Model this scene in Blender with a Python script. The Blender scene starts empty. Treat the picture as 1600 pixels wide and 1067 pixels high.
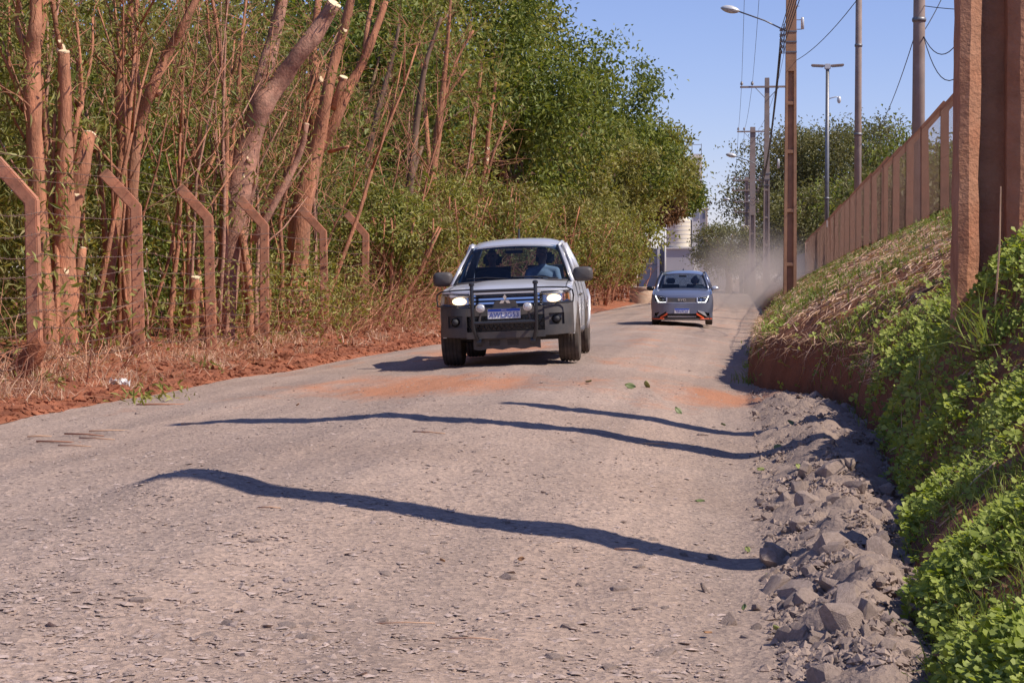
import bpy, bmesh, math, random
import numpy as np
from mathutils import Vector, Matrix

R = math.radians
SC = bpy.context.scene
COL = SC.collection
rnd = random.Random(7)
rng = np.random.default_rng(11)

# ------------------------------------------------------------------ camera
CAM_H = 1.40
YAW = math.atan(350 / 3000.0)          # the road runs off to the right of the view axis
PITCH = math.atan(98.5 / 3000.0)
cam_d = bpy.data.cameras.new('camera')
cam_d.sensor_width = 36.0
cam_d.lens = 36.0 * 3000 / 1600
cam_d.clip_start = 0.1
cam_d.clip_end = 6000
cam = bpy.data.objects.new('camera', cam_d)
COL.objects.link(cam)
cam.location = (0, 0, CAM_H)
cam.rotation_euler = (R(90) - PITCH, 0, YAW)
SC.camera = cam

# ------------------------------------------------------------------ sky, sun, exposure
SUN_EL = R(48)
SUN_BACK = R(15)                       # sun stands to the right, a little behind the camera
world = bpy.data.worlds.new('World')
SC.world = world
world.use_nodes = True
wn = world.node_tree
for n in list(wn.nodes):
    wn.nodes.remove(n)
w_out = wn.nodes.new('ShaderNodeOutputWorld')
w_bg = wn.nodes.new('ShaderNodeBackground')
w_sky = wn.nodes.new('ShaderNodeTexSky')
w_sky.sky_type = 'NISHITA'
w_sky.sun_disc = False
w_sky.sun_elevation = SUN_EL
sun_dir = Vector((math.cos(SUN_BACK) * math.cos(SUN_EL), -math.sin(SUN_BACK) * math.cos(SUN_EL), math.sin(SUN_EL)))
w_sky.sun_rotation = math.atan2(sun_dir.x, sun_dir.y)
w_sky.altitude = 300
w_sky.air_density = 1.0
w_sky.dust_density = 0.1
w_sky.ozone_density = 5.0
w_bg.inputs['Strength'].default_value = 0.13
w_tint = wn.nodes.new('ShaderNodeMix'); w_tint.data_type = 'RGBA'; w_tint.blend_type = 'MULTIPLY'
w_tint.inputs[0].default_value = 1.0; w_tint.inputs[7].default_value = (0.93, 0.80, 0.98, 1)     # the photo's violet-leaning white balance
wn.links.new(w_sky.outputs['Color'], w_tint.inputs[6])
wn.links.new(w_tint.outputs[2], w_bg.inputs['Color'])
wn.links.new(w_bg.outputs['Background'], w_out.inputs['Surface'])
sun_d = bpy.data.lights.new('sun', 'SUN')
sun_d.energy = 5.0
sun_d.angle = R(0.53)
sun_d.color = (1.0, 0.90, 0.77)
sun = bpy.data.objects.new('sun', sun_d)
COL.objects.link(sun)
sun.rotation_euler = sun_dir.to_track_quat('Z', 'Y').to_euler()
SC.view_settings.view_transform = 'Standard'
SC.view_settings.look = 'None'
SC.view_settings.exposure = 0.14
SC.view_settings.gamma = 1.0
SC.view_settings.use_curve_mapping = False

# ------------------------------------------------------------------ helpers
CY, SY = math.cos(YAW), math.sin(YAW)
def at(px, py, D):
    """world point seen at a 1600x1067 photo pixel, D metres in front of the camera"""
    r = (px - 800) / 3000.0 * D
    return Vector((r * CY - D * SY, D * CY + r * SY, CAM_H + (435 - py) / 3000.0 * D))
def at_x(px, X):
    """depth at which the vertical through photo column px meets the line X = const"""
    return X / ((px - 800) / 3000.0 * CY - SY)

def link(o, parent=None):
    COL.objects.link(o)
    if parent is not None:
        o.parent = parent
    return o
def tag(o, label=None, cat=None, group=None, kind=None):
    if label: o['label'] = label
    if cat: o['category'] = cat
    if group: o['group'] = group
    if kind: o['kind'] = kind
    return o
def thing(name, label, cat, loc=(0, 0, 0), rotz=0.0, group=None):
    o = bpy.data.objects.new(name, None)
    o.empty_display_size = 0.2
    link(o)
    o.location = loc
    o.rotation_euler = (0, 0, rotz)
    return tag(o, label, cat, group)

def np_mesh(name, verts, faces, smooth=False):
    """verts (N,3), faces (M,k) int array with k = 3 or 4"""
    verts = np.ascontiguousarray(verts, dtype=np.float32)
    faces = np.ascontiguousarray(faces, dtype=np.int32)
    me = bpy.data.meshes.new(name)
    k = faces.shape[1]
    me.vertices.add(len(verts))
    me.vertices.foreach_set('co', verts.ravel())
    me.loops.add(faces.size)
    me.loops.foreach_set('vertex_index', faces.ravel())
    me.polygons.add(len(faces))
    me.polygons.foreach_set('loop_start', np.arange(len(faces), dtype=np.int32) * k)
    me.polygons.foreach_set('loop_total', np.full(len(faces), k, dtype=np.int32))
    me.polygons.foreach_set('use_smooth', np.full(len(faces), bool(smooth)))
    me.update(calc_edges=True)
    me.validate()
    return me
def np_obj(name, verts, faces, mat, parent=None, smooth=False):
    me = np_mesh(name, verts, faces, smooth)
    if mat: me.materials.append(mat)
    return link(bpy.data.objects.new(name, me), parent)

class MB:
    """collects shapes and links them as one mesh object"""
    def __init__(s): s.v = []; s.f = []; s.m = []; s.cur = 0
    def add(s, vs, fs):
        o = len(s.v)
        s.v += [tuple(p) for p in vs]
        s.f += [tuple(o + i for i in f) for f in fs]
        s.m += [s.cur] * len(fs)
        return s
    def box(s, c, d, M=None):
        x, y, z = d[0] / 2, d[1] / 2, d[2] / 2
        p = [Vector((sx * x, sy * y, sz * z)) for sz in (-1, 1) for sx, sy in ((-1, -1), (1, -1), (1, 1), (-1, 1))]
        if M is not None: p = [M @ q for q in p]
        c = Vector(c)
        return s.add([q + c for q in p], [(3, 2, 1, 0), (4, 5, 6, 7), (0, 1, 5, 4), (1, 2, 6, 5), (2, 3, 7, 6), (3, 0, 4, 7)])
    def tbox(s, b, t, z0, z1):
        """tapered box: b, t = (x0, x1, y0, y1) at the bottom and the top"""
        vs = []
        for (x0, x1, y0, y1), z in ((b, z0), (t, z1)):
            vs += [(x0, y0, z), (x1, y0, z), (x1, y1, z), (x0, y1, z)]
        return s.add(vs, [(3, 2, 1, 0), (4, 5, 6, 7), (0, 1, 5, 4), (1, 2, 6, 5), (2, 3, 7, 6), (3, 0, 4, 7)])
    def tube(s, pts, rad, n=8, cap=True, flat=1.0, rough=0.0, seed=0.0):
        pts = [Vector(p) for p in pts]
        if not hasattr(rad, '__len__'): rad = [rad] * len(pts)
        u = None
        vs, fs = [], []
        for i, p in enumerate(pts):
            d = (pts[min(i + 1, len(pts) - 1)] - pts[max(i - 1, 0)])
            if d.length < 1e-9: d = Vector((0, 0, 1))
            d.normalize()
            if u is None:
                a = Vector((1, 0, 0)) if abs(d.x) < 0.8 else Vector((0, 1, 0))
                u = (a - d * a.dot(d)).normalized()
            else:
                u = (u - d * u.dot(d))
                u = u.normalized() if u.length > 1e-6 else d.orthogonal().normalized()
            w = d.cross(u)
            for k in range(n):
                t = 2 * math.pi * k / n
                k_ = 1 + rough * (math.sin(3 * t + i * .37 + seed) * .5 + math.sin(2 * t - i * .9 + seed * 2.3) * .5 + math.sin(5 * t + i * 1.7 + seed * 5) * .35) if rough else 1
                vs.append(p + (u * math.cos(t) + w * math.sin(t) * flat) * rad[i] * k_)
        for i in range(len(pts) - 1):
            for k in range(n):
                k2 = (k + 1) % n
                fs.append((i * n + k, i * n + k2, (i + 1) * n + k2, (i + 1) * n + k))
        if cap:
            fs.append(tuple(range(n - 1, -1, -1)))
            fs.append(tuple((len(pts) - 1) * n + k for k in range(n)))
        return s.add(vs, fs)
    def lathe(s, prof, n=16, M=None):
        """prof = [(radius, height)], revolved about local z"""
        vs, fs = [], []
        for r, z in prof:
            for k in range(n):
                t = 2 * math.pi * k / n
                q = Vector((r * math.cos(t), r * math.sin(t), z))
                vs.append(M @ q if M is not None else q)
        for i in range(len(prof) - 1):
            for k in range(n):
                k2 = (k + 1) % n
                fs.append((i * n + k, i * n + k2, (i + 1) * n + k2, (i + 1) * n + k))
        fs.append(tuple(range(n - 1, -1, -1)))
        fs.append(tuple((len(prof) - 1) * n + k for k in range(n)))
        return s.add(vs, fs)
    def grid(s, fn, nu, nv, thick=None):
        """fn(u, v) -> point; thick = vector offset giving a closed slab"""
        g = [[Vector(fn(i / nu, j / nv)) for j in range(nv + 1)] for i in range(nu + 1)]
        W = nv + 1
        vs = [p for row in g for p in row]
        fs = [(i * W + j, (i + 1) * W + j, (i + 1) * W + j + 1, i * W + j + 1) for i in range(nu) for j in range(nv)]
        if thick is not None:
            t = Vector(thick); N = len(vs)
            vs = vs + [p + t for p in vs]
            fs = fs + [tuple(N + k for k in reversed(f)) for f in fs]
            rim = [(i, 0) for i in range(nu + 1)] + [(nu, j) for j in range(1, nv + 1)] + [(i, nv) for i in range(nu - 1, -1, -1)] + [(0, j) for j in range(nv - 1, 0, -1)]
            ids = [i * W + j for i, j in rim]
            for a, b in zip(ids, ids[1:] + ids[:1]):
                fs.append((b, a, N + a, N + b))
        return s.add(vs, fs)
    def prism(s, out, a, b):
        """outline points (3D) swept from offset a to offset b"""
        a, b = Vector(a), Vector(b); n = len(out)
        vs = [Vector(p) + a for p in out] + [Vector(p) + b for p in out]
        fs = [tuple(range(n - 1, -1, -1)), tuple(range(n, 2 * n))]
        fs += [(i, (i + 1) % n, n + (i + 1) % n, n + i) for i in range(n)]
        return s.add(vs, fs)
    def build(s, name, mats, parent=None, smooth=False, bevel=0, fix=True, sharp=None):
        me = bpy.data.meshes.new(name)
        me.from_pydata(s.v, [], s.f)
        if not isinstance(mats, (list, tuple)): mats = [mats]
        for m in mats: me.materials.append(m)
        if len(mats) > 1:
            me.polygons.foreach_set('material_index', s.m)
        if fix or bevel:
            bm = bmesh.new(); bm.from_mesh(me)
            if bevel:
                bmesh.ops.bevel(bm, geom=[e for e in bm.edges if e.is_manifold and e.calc_face_angle(0) > 0.5], offset=bevel, segments=2, affect='EDGES', clamp_overlap=True)
            bmesh.ops.recalc_face_normals(bm, faces=bm.faces)
            bm.to_mesh(me); bm.free()
        if smooth:
            me.polygons.foreach_set('use_smooth', [True] * len(me.polygons))
            me.update()
            if sharp: me.set_sharp_from_angle(angle=sharp)
        me.update()
        return link(bpy.data.objects.new(name, me), parent)

def hsh(ix, iy, seed):
    h = (ix.astype(np.int64) * 374761393 + iy.astype(np.int64) * 668265263 + seed * 974634777) & 0x7fffffff
    h = ((h ^ (h >> 13)) * 1274126177) & 0x7fffffff
    return ((h ^ (h >> 16)) & 0xffff) / 65535.0
def vnoise(x, y, seed=0):
    x = np.asarray(x, dtype=np.float64); y = np.asarray(y, dtype=np.float64)
    ix, iy = np.floor(x), np.floor(y)
    fx, fy = x - ix, y - iy
    fx = fx * fx * (3 - 2 * fx); fy = fy * fy * (3 - 2 * fy)
    a, b, c, d = hsh(ix, iy, seed), hsh(ix + 1, iy, seed), hsh(ix, iy + 1, seed), hsh(ix + 1, iy + 1, seed)
    return (a * (1 - fx) + b * fx) * (1 - fy) + (c * (1 - fx) + d * fx) * fy - 0.5
def fbm(x, y, seed=0, oct=4):
    t = 0; amp = 1
    for i in range(oct):
        t = t + amp * vnoise(x * 2 ** i, y * 2 ** i, seed + i); amp *= 0.5
    return t

# ------------------------------------------------------------------ materials
def node_mat(name):
    m = bpy.data.materials.new(name)
    m.use_nodes = True
    nt = m.node_tree
    return m, nt, nt.nodes['Principled BSDF'], nt.nodes['Material Output']
def ramp(nt, stops):
    r = nt.nodes.new('ShaderNodeValToRGB')
    e = r.color_ramp.elements
    while len(e) < len(stops): e.new(0.5)
    for el, (p, c) in zip(e, stops):
        el.position = p; el.color = (*c, 1)
    return r
def coords(nt, scale=(1, 1, 1)):
    tc = nt.nodes.new('ShaderNodeTexCoord')
    mp = nt.nodes.new('ShaderNodeMapping')
    mp.inputs['Scale'].default_value = scale
    nt.links.new(tc.outputs['Object'], mp.inputs['Vector'])
    return mp.outputs['Vector']
def noise(nt, vec, scale, detail=4, rough=0.6):
    n = nt.nodes.new('ShaderNodeTexNoise')
    n.inputs['Scale'].default_value = scale
    n.inputs['Detail'].default_value = detail
    n.inputs['Roughness'].default_value = rough
    if vec is not None: nt.links.new(vec, n.inputs['Vector'])
    return n
def mix(nt, fac, a, b, mode='MIX'):
    m = nt.nodes.new('ShaderNodeMix'); m.data_type = 'RGBA'; m.blend_type = mode
    for sock, val in ((m.inputs[0], fac), (m.inputs[6], a), (m.inputs[7], b)):
        if isinstance(val, (int, float)): sock.default_value = val
        elif isinstance(val, (tuple, list)): sock.default_value = (*val, 1)
        else: nt.links.new(val, sock)
    return m.outputs[2]
def math_n(nt, op, a, b=None, clamp=False):
    m = nt.nodes.new('ShaderNodeMath'); m.operation = op; m.use_clamp = clamp
    for sock, val in ((m.inputs[0], a), (m.inputs[1], b)):
        if val is None: continue
        if isinstance(val, (int, float)): sock.default_value = val
        else: nt.links.new(val, sock)
    return m.outputs[0]
def bump(nt, b, height, strength=0.5, dist=0.02, prev=None):
    n = nt.nodes.new('ShaderNodeBump')
    n.inputs['Strength'].default_value = strength
    n.inputs['Distance'].default_value = dist
    nt.links.new(height, n.inputs['Height'])
    if prev is not None: nt.links.new(prev, n.inputs['Normal'])
    nt.links.new(n.outputs['Normal'], b.inputs['Normal'])
    return n.outputs['Normal']

def plain(name, c, rough=0.6, metal=0.0, var=0.15, scale=6.0, bmp=0.0, bscale=60, bdist=0.004, coat=0.0, stretch=(1, 1, 1), dust=None, dust_amt=0.5, spec=None):
    """base colour with noise variation, optional dust patches and fine relief"""
    m, nt, b, out = node_mat(name)
    v = coords(nt, stretch)
    n = noise(nt, v, scale)
    r = ramp(nt, [(0.3, tuple(x * (1 - var) for x in c)), (0.7, tuple(min(1, x * (1 + var)) for x in c))])
    nt.links.new(n.outputs['Fac'], r.inputs['Fac'])
    col = r.outputs['Color']
    if dust is not None:
        n3 = noise(nt, v, scale * 0.6, 6)
        f = ramp(nt, [(0.5 - 0.25 * dust_amt - 0.1, (0, 0, 0)), (0.75 - 0.25 * dust_amt, (1, 1, 1))])
        nt.links.new(n3.outputs['Fac'], f.inputs['Fac'])
        fm = math_n(nt, 'MULTIPLY', f.outputs['Color'], dust_amt)
        col = mix(nt, fm, col, dust)
    nt.links.new(col, b.inputs['Base Color'])
    b.inputs['Roughness'].default_value = rough
    b.inputs['Metallic'].default_value = metal
    if spec is not None: b.inputs['Specular IOR Level'].default_value = spec
    if coat: b.inputs['Coat Weight'].default_value = coat; b.inputs['Coat Roughness'].default_value = 0.08
    if bmp:
        n2 = noise(nt, v, bscale, 5)
        bump(nt, b, n2.outputs['Fac'], bmp, bdist)
    return m

def leaf_mat(name, cols, trans=0.35, rough=0.55, clump=0.8, dusty=None, dusty_amt=0.35):
    """foliage: each leaf its own tone, clumps of tone across the crown, light through the blade"""
    m, nt, b, out = node_mat(name)
    geo = nt.nodes.new('ShaderNodeNewGeometry')
    v = coords(nt)
    n = noise(nt, v, clump, 3)
    a = math_n(nt, 'MULTIPLY', geo.outputs['Random Per Island'], 0.55)
    c = math_n(nt, 'MULTIPLY_ADD', n.outputs['Fac'], 0.9)
    nt.nodes[-1].inputs[2].default_value = -0.2
    fac = math_n(nt, 'ADD', a, c, True)
    k = len(cols)
    r = ramp(nt, [(0.1 + 0.8 * i / max(1, k - 1), cols[i]) for i in range(k)])
    nt.links.new(fac, r.inputs['Fac'])
    col = r.outputs['Color']
    if dusty is not None:
        n2 = noise(nt, v, clump * 0.7, 4)
        f = ramp(nt, [(0.45, (0, 0, 0)), (0.65, (1, 1, 1))])
        nt.links.new(n2.outputs['Fac'], f.inputs['Fac'])
        col = mix(nt, math_n(nt, 'MULTIPLY', f.outputs['Color'], dusty_amt), col, dusty)
    nt.links.new(col, b.inputs['Base Color'])
    b.inputs['Roughness'].default_value = rough
    b.inputs['Specular IOR Level'].default_value = 0.4
    tr = nt.nodes.new('ShaderNodeBsdfTranslucent')
    nt.links.new(mix(nt, 1.0, col, (1.3, 1.25, 0.5), 'MULTIPLY'), tr.inputs['Color'])
    mx = nt.nodes.new('ShaderNodeMixShader')
    mx.inputs[0].default_value = trans
    nt.links.new(b.outputs[0], mx.inputs[1]); nt.links.new(tr.outputs[0], mx.inputs[2])
    nt.links.new(mx.outputs[0], out.inputs['Surface'])
    return m

def glass_mat(name, tint, refl=1.0):
    m, nt, b, out = node_mat(name)
    nt.nodes.remove(b)
    t = nt.nodes.new('ShaderNodeBsdfTransparent'); t.inputs['Color'].default_value = (*tint, 1)
    g = nt.nodes.new('ShaderNodeBsdfGlossy'); g.inputs['Roughness'].default_value = 0.03
    fr = nt.nodes.new('ShaderNodeFresnel'); fr.inputs['IOR'].default_value = 1.5
    mx = nt.nodes.new('ShaderNodeMixShader')
    nt.links.new(math_n(nt, 'MULTIPLY', fr.outputs[0], refl), mx.inputs[0])
    nt.links.new(t.outputs[0], mx.inputs[1]); nt.links.new(g.outputs[0], mx.inputs[2])
    nt.links.new(mx.outputs[0], out.inputs['Surface'])
    return m
def glow_mat(name, c, strength):
    m, nt, b, out = node_mat(name)
    b.inputs['Base Color'].default_value = (*c, 1)
    b.inputs['Emission Color'].default_value = (*c, 1)
    b.inputs['Emission Strength'].default_value = strength
    return m

RED = (0.36, 0.135, 0.075)             # local soil dust
M = {}
def road_material():
    m, nt, b, out = node_mat('crushed_stone_road')
    v = coords(nt)
    big = noise(nt, v, 0.35, 3)
    base = ramp(nt, [(0.3, (0.335, 0.25, 0.205)), (0.7, (0.405, 0.31, 0.26))])
    nt.links.new(big.outputs['Fac'], base.inputs['Fac'])
    med0 = noise(nt, v, 9, 5)
    # stone by stone tone
    vo = nt.nodes.new('ShaderNodeTexVoronoi'); vo.inputs['Scale'].default_value = 38
    nt.links.new(v, vo.inputs['Vector'])
    sep = nt.nodes.new('ShaderNodeSeparateColor'); nt.links.new(vo.outputs['Color'], sep.inputs[0])
    tone = ramp(nt, [(0.0, (0.72, 0.72, 0.74)), (0.5, (1, 1, 1)), (1.0, (1.22, 1.2, 1.18))])
    nt.links.new(sep.outputs[0], tone.inputs['Fac'])
    col = mix(nt, 0.8, base.outputs['Color'], tone.outputs['Color'], 'MULTIPLY')
    # reddish soil tracked across the middle distance
    tc = nt.nodes.new('ShaderNodeTexCoord')
    mp = nt.nodes.new('ShaderNodeMapping'); mp.inputs['Scale'].default_value = (0.55, 0.22, 1)
    nt.links.new(tc.outputs['Object'], mp.inputs['Vector'])
    rn = noise(nt, mp.outputs['Vector'], 1.6, 8, 0.7)
    sx = nt.nodes.new('ShaderNodeSeparateXYZ'); nt.links.new(tc.outputs['Object'], sx.inputs[0])
    yr = nt.nodes.new('ShaderNodeMapRange'); yr.interpolation_type = 'SMOOTHSTEP'
    yr.inputs[1].default_value = 16.5; yr.inputs[2].default_value = 21.0
    yr.inputs[3].default_value = -0.14; yr.inputs[4].default_value = -0.02
    nt.links.new(sx.outputs['Y'], yr.inputs[0])
    fac = math_n(nt, 'ADD', rn.outputs['Fac'], yr.outputs[0])
    for cx_, cy_, rx_, ry_ in ((-3.5, 21.6, 2.3, 3.4), (-0.35, 22.6, 1.0, 3.0), (-4.4, 33.0, 1.5, 6.0)):   # soil dragged onto the stone
        pm_ = nt.nodes.new('ShaderNodeMapping'); pm_.vector_type = 'TEXTURE'
        pm_.inputs['Location'].default_value = (cx_, cy_, 0.1); pm_.inputs['Scale'].default_value = (rx_, ry_, 3)
        nt.links.new(tc.outputs['Object'], pm_.inputs['Vector'])
        gs_ = nt.nodes.new('ShaderNodeTexGradient'); gs_.gradient_type = 'SPHERICAL'; nt.links.new(pm_.outputs[0], gs_.inputs[0])
        fac = math_n(nt, 'ADD', fac, math_n(nt, 'MULTIPLY', gs_.outputs['Fac'], 0.34))
    rf = ramp(nt, [(0.52, (0, 0, 0)), (0.72, (1, 1, 1))])
    nt.links.new(fac, rf.inputs['Fac'])
    col = mix(nt, math_n(nt, 'MULTIPLY', rf.outputs['Color'], 0.85), col, (0.47, 0.205, 0.11))
    # compacted, paler wheel tracks along the road
    tm = nt.nodes.new('ShaderNodeMapping'); tm.inputs['Scale'].default_value = (1.25, 0.03, 1)
    nt.links.new(tc.outputs['Object'], tm.inputs['Vector'])
    tn = noise(nt, tm.outputs['Vector'], 1.0, 3)
    tr_ = ramp(nt, [(0.38, (0.84, 0.85, 0.87)), (0.62, (1.13, 1.11, 1.09))]); nt.links.new(tn.outputs['Fac'], tr_.inputs['Fac'])
    col = mix(nt, 0.9, col, tr_.outputs['Color'], 'MULTIPLY')
    # darker fresh spoil thrown up along the foot of the bank
    sp = nt.nodes.new('ShaderNodeMapRange'); sp.interpolation_type = 'SMOOTHSTEP'; sp.inputs[1].default_value = 0.24; sp.inputs[2].default_value = 0.62
    nt.links.new(math_n(nt, 'MULTIPLY_ADD', big.outputs['Fac'], 0.5), sp.inputs[0]); nt.nodes[-1].inputs[2].default_value = -0.25
    nt.links.new(sx.outputs['X'], nt.nodes[-1].inputs[2])
    spoil = mix(nt, med0.outputs['Fac'], (0.21, 0.155, 0.13), (0.37, 0.285, 0.24))
    yn = nt.nodes.new('ShaderNodeMapRange'); yn.inputs[1].default_value = 19.0; yn.inputs[2].default_value = 23.0; yn.inputs[3].default_value = 0.8; yn.inputs[4].default_value = 0.0
    nt.links.new(sx.outputs['Y'], yn.inputs[0])
    col = mix(nt, math_n(nt, 'MULTIPLY', sp.outputs[0], yn.outputs[0]), col, spoil)
    fine = noise(nt, v, 160, 4)
    fr = ramp(nt, [(0.3, (0.8, 0.8, 0.8)), (0.7, (1.15, 1.15, 1.15))])
    nt.links.new(fine.outputs['Fac'], fr.inputs['Fac'])
    col = mix(nt, 0.8, col, fr.outputs['Color'], 'MULTIPLY')
    nt.links.new(col, b.inputs['Base Color'])
    b.inputs['Roughness'].default_value = 0.95
    b.inputs['Specular IOR Level'].default_value = 0.15
    n1 = bump(nt, b, vo.outputs['Distance'], 0.55, 0.012)
    med = noise(nt, v, 22, 6, 0.7)
    n2 = bump(nt, b, med.outputs['Fac'], 0.8, 0.02, n1)
    bump(nt, b, fine.outputs['Fac'], 0.6, 0.004, n2)
    return m
M['road'] = road_material()
M['rubble'] = plain('grey_rubble', (0.29, 0.22, 0.185), 0.97, var=0.4, scale=5, bmp=0.9, bscale=40, bdist=0.012, spec=0.1, dust=(0.38, 0.30, 0.27), dust_amt=0.4)
M['stone'] = plain('grey_stone', (0.34, 0.26, 0.225), 0.95, var=0.3, dust=(0.42, 0.33, 0.29), dust_amt=0.5, scale=9, bmp=0.9, bscale=40, bdist=0.012, spec=0.15)
M['red_soil'] = plain('red_soil', (0.28, 0.098, 0.052), 0.98, var=0.4, scale=2.2, bmp=1.0, bscale=14, bdist=0.05, spec=0.1, dust=(0.38, 0.16, 0.095), dust_amt=0.5)
M['bank_soil'] = plain('bank_soil', (0.17, 0.085, 0.055), 0.98, var=0.35, scale=3, bmp=1.0, bscale=20, bdist=0.05, spec=0.1, dust=(0.26, 0.10, 0.055), dust_amt=0.6, stretch=(1, 1, 0.6))
M['far_ground'] = plain('dry_ground', (0.27, 0.17, 0.11), 0.98, var=0.3, scale=0.2, spec=0.1)
M['concrete_red'] = plain('dust_stained_concrete', (0.41, 0.165, 0.095), 0.92, var=0.5, scale=5, bmp=0.7, bscale=45, bdist=0.006, dust=(0.44, 0.25, 0.17), dust_amt=0.5, spec=0.2)
M['post_rust_shade'] = plain('rusty_shaded_concrete', (0.26, 0.108, 0.062), 0.92, var=0.35, scale=3, bmp=0.7, bscale=45, bdist=0.006, dust=(0.38, 0.20, 0.13), dust_amt=0.5, spec=0.2)  # rust tone taken darker to paint in the shaded near sides of the posts
M['concrete_pillar'] = plain('rough_red_concrete', (0.33, 0.135, 0.075), 0.92, var=0.3, scale=4.5, bmp=1.0, bscale=26, bdist=0.018, dust=(0.50, 0.29, 0.19), dust_amt=0.5, spec=0.2)
M['concrete_tan'] = plain('tan_concrete', (0.37, 0.215, 0.135), 0.9, var=0.25, scale=2.5, bmp=0.5, bscale=40, dust=(0.42, 0.22, 0.13), dust_amt=0.4, spec=0.2)
M['concrete_grey'] = plain('weathered_concrete', (0.31, 0.26, 0.235), 0.9, var=0.18, scale=2.5, bmp=0.4, bscale=40, dust=(0.37, 0.22, 0.15), dust_amt=0.35, spec=0.2)
M['steel_grey'] = plain('dull_steel', (0.22, 0.22, 0.23), 0.5, 0.6, var=0.12)
M['bark_red'] = plain('dusty_bark', (0.44, 0.18, 0.10), 0.92, var=0.5, scale=7, bmp=1.0, bscale=34, bdist=0.03, stretch=(1, 1, 0.25), dust=(0.40, 0.23, 0.15), dust_amt=0.45, spec=0.15)
M['bark_pale'] = plain('pale_mottled_bark', (0.37, 0.18, 0.125), 0.9, var=0.5, scale=9, bmp=1.0, bscale=30, bdist=0.02, stretch=(1, 1, 0.7), dust=(0.47, 0.31, 0.23), dust_amt=0.4, spec=0.15)
M['bark_grey'] = plain('grey_brown_bark', (0.20, 0.125, 0.09), 0.92, var=0.3, scale=5, bmp=0.8, bscale=26, bdist=0.012, stretch=(1, 1, 0.35), spec=0.15)
M['cut_wood'] = plain('fresh_cut_wood', (0.78, 0.60, 0.38), 0.8, var=0.1, scale=20)
M['wire'] = plain('rusty_wire', (0.20, 0.12, 0.09), 0.7, 0.3)
M['cable'] = plain('black_cable', (0.035, 0.035, 0.04), 0.6)
M['ceramic'] = plain('brown_grey_porcelain', (0.28, 0.24, 0.22), 0.3, var=0.1)
M['leaf_bamboo'] = leaf_mat('narrow_green_leaves', [(0.05, 0.068, 0.013), (0.15, 0.175, 0.035), (0.31, 0.31, 0.08), (0.48, 0.46, 0.17)], 0.35, clump=0.9, dusty=(0.24, 0.15, 0.075), dusty_amt=0.55)
M['leaf_dense'] = leaf_mat('dense_green_leaves', [(0.04, 0.068, 0.014), (0.10, 0.14, 0.026), (0.21, 0.245, 0.05), (0.33, 0.35, 0.09)], 0.35, clump=0.55)
M['leaf_pale'] = leaf_mat('pale_green_leaves', [(0.10, 0.115, 0.025), (0.21, 0.225, 0.05), (0.33, 0.325, 0.085), (0.45, 0.42, 0.15)], 0.35, clump=0.6, dusty=(0.26, 0.16, 0.085), dusty_amt=0.5)
M['leaf_far'] = leaf_mat('olive_leaves', [(0.08, 0.09, 0.032), (0.16, 0.165, 0.06), (0.24, 0.23, 0.095)], 0.3, clump=0.35, dusty=(0.20, 0.15, 0.10), dusty_amt=0.4)
M['leaf_brown'] = leaf_mat('dry_brown_leaves', [(0.16, 0.08, 0.04), (0.26, 0.14, 0.07), (0.30, 0.20, 0.10)], 0.25, clump=1.2)
M['leaf_clover'] = leaf_mat('clover_leaves', [(0.11, 0.15, 0.026), (0.24, 0.31, 0.055), (0.37, 0.44, 0.09), (0.48, 0.54, 0.15)], 0.45, clump=1.6)
M['grass'] = leaf_mat('grass_blades', [(0.10, 0.16, 0.03), (0.19, 0.25, 0.05), (0.30, 0.32, 0.09)], 0.35, clump=1.5)
M['straw'] = leaf_mat('dry_straw', [(0.38, 0.21, 0.135), (0.62, 0.40, 0.27), (0.80, 0.58, 0.43)], 0.2, clump=1.5)
M['twig'] = leaf_mat('dusty_twigs', [(0.27, 0.11, 0.06), (0.40, 0.175, 0.10), (0.48, 0.25, 0.15)], 0.0, 0.9, clump=1.0)
# ------------------------------------------------------------------ terrain
def ip(x, xs, ys): return np.interp(np.asarray(x, dtype=np.float64), xs, ys)
def toe_x(Y):        # right edge of the road = foot of the bank
    Y = np.asarray(Y, dtype=np.float64)
    return ip(Y, [0, 6.6, 8, 10, 13, 16, 20, 22, 24, 26, 35, 50, 70, 120, 400], [0.5, 0.66, 0.78, 0.95, 1.1, 1.24, 1.22, 0.85, 0.35, 0.18, 0.3, 0.72, 1.2, 1.3, 1.3]) + 0.14 * vnoise(Y * 1.3, Y * 0 + 3.3, 5) + 0.10 * vnoise(Y * 5.0, Y * 0 + 7.7, 8)
def left_x(Y):       # left edge of the road
    Y = np.asarray(Y, dtype=np.float64)
    return ip(Y, [0, 18, 28, 40, 90, 125, 160, 400], [-7.0, -6.95, -6.6, -6.2, -5.9, -5.9, -16, -30]) + 0.35 * vnoise(Y * 0.35, Y * 0 + 9.1, 6)
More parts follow.
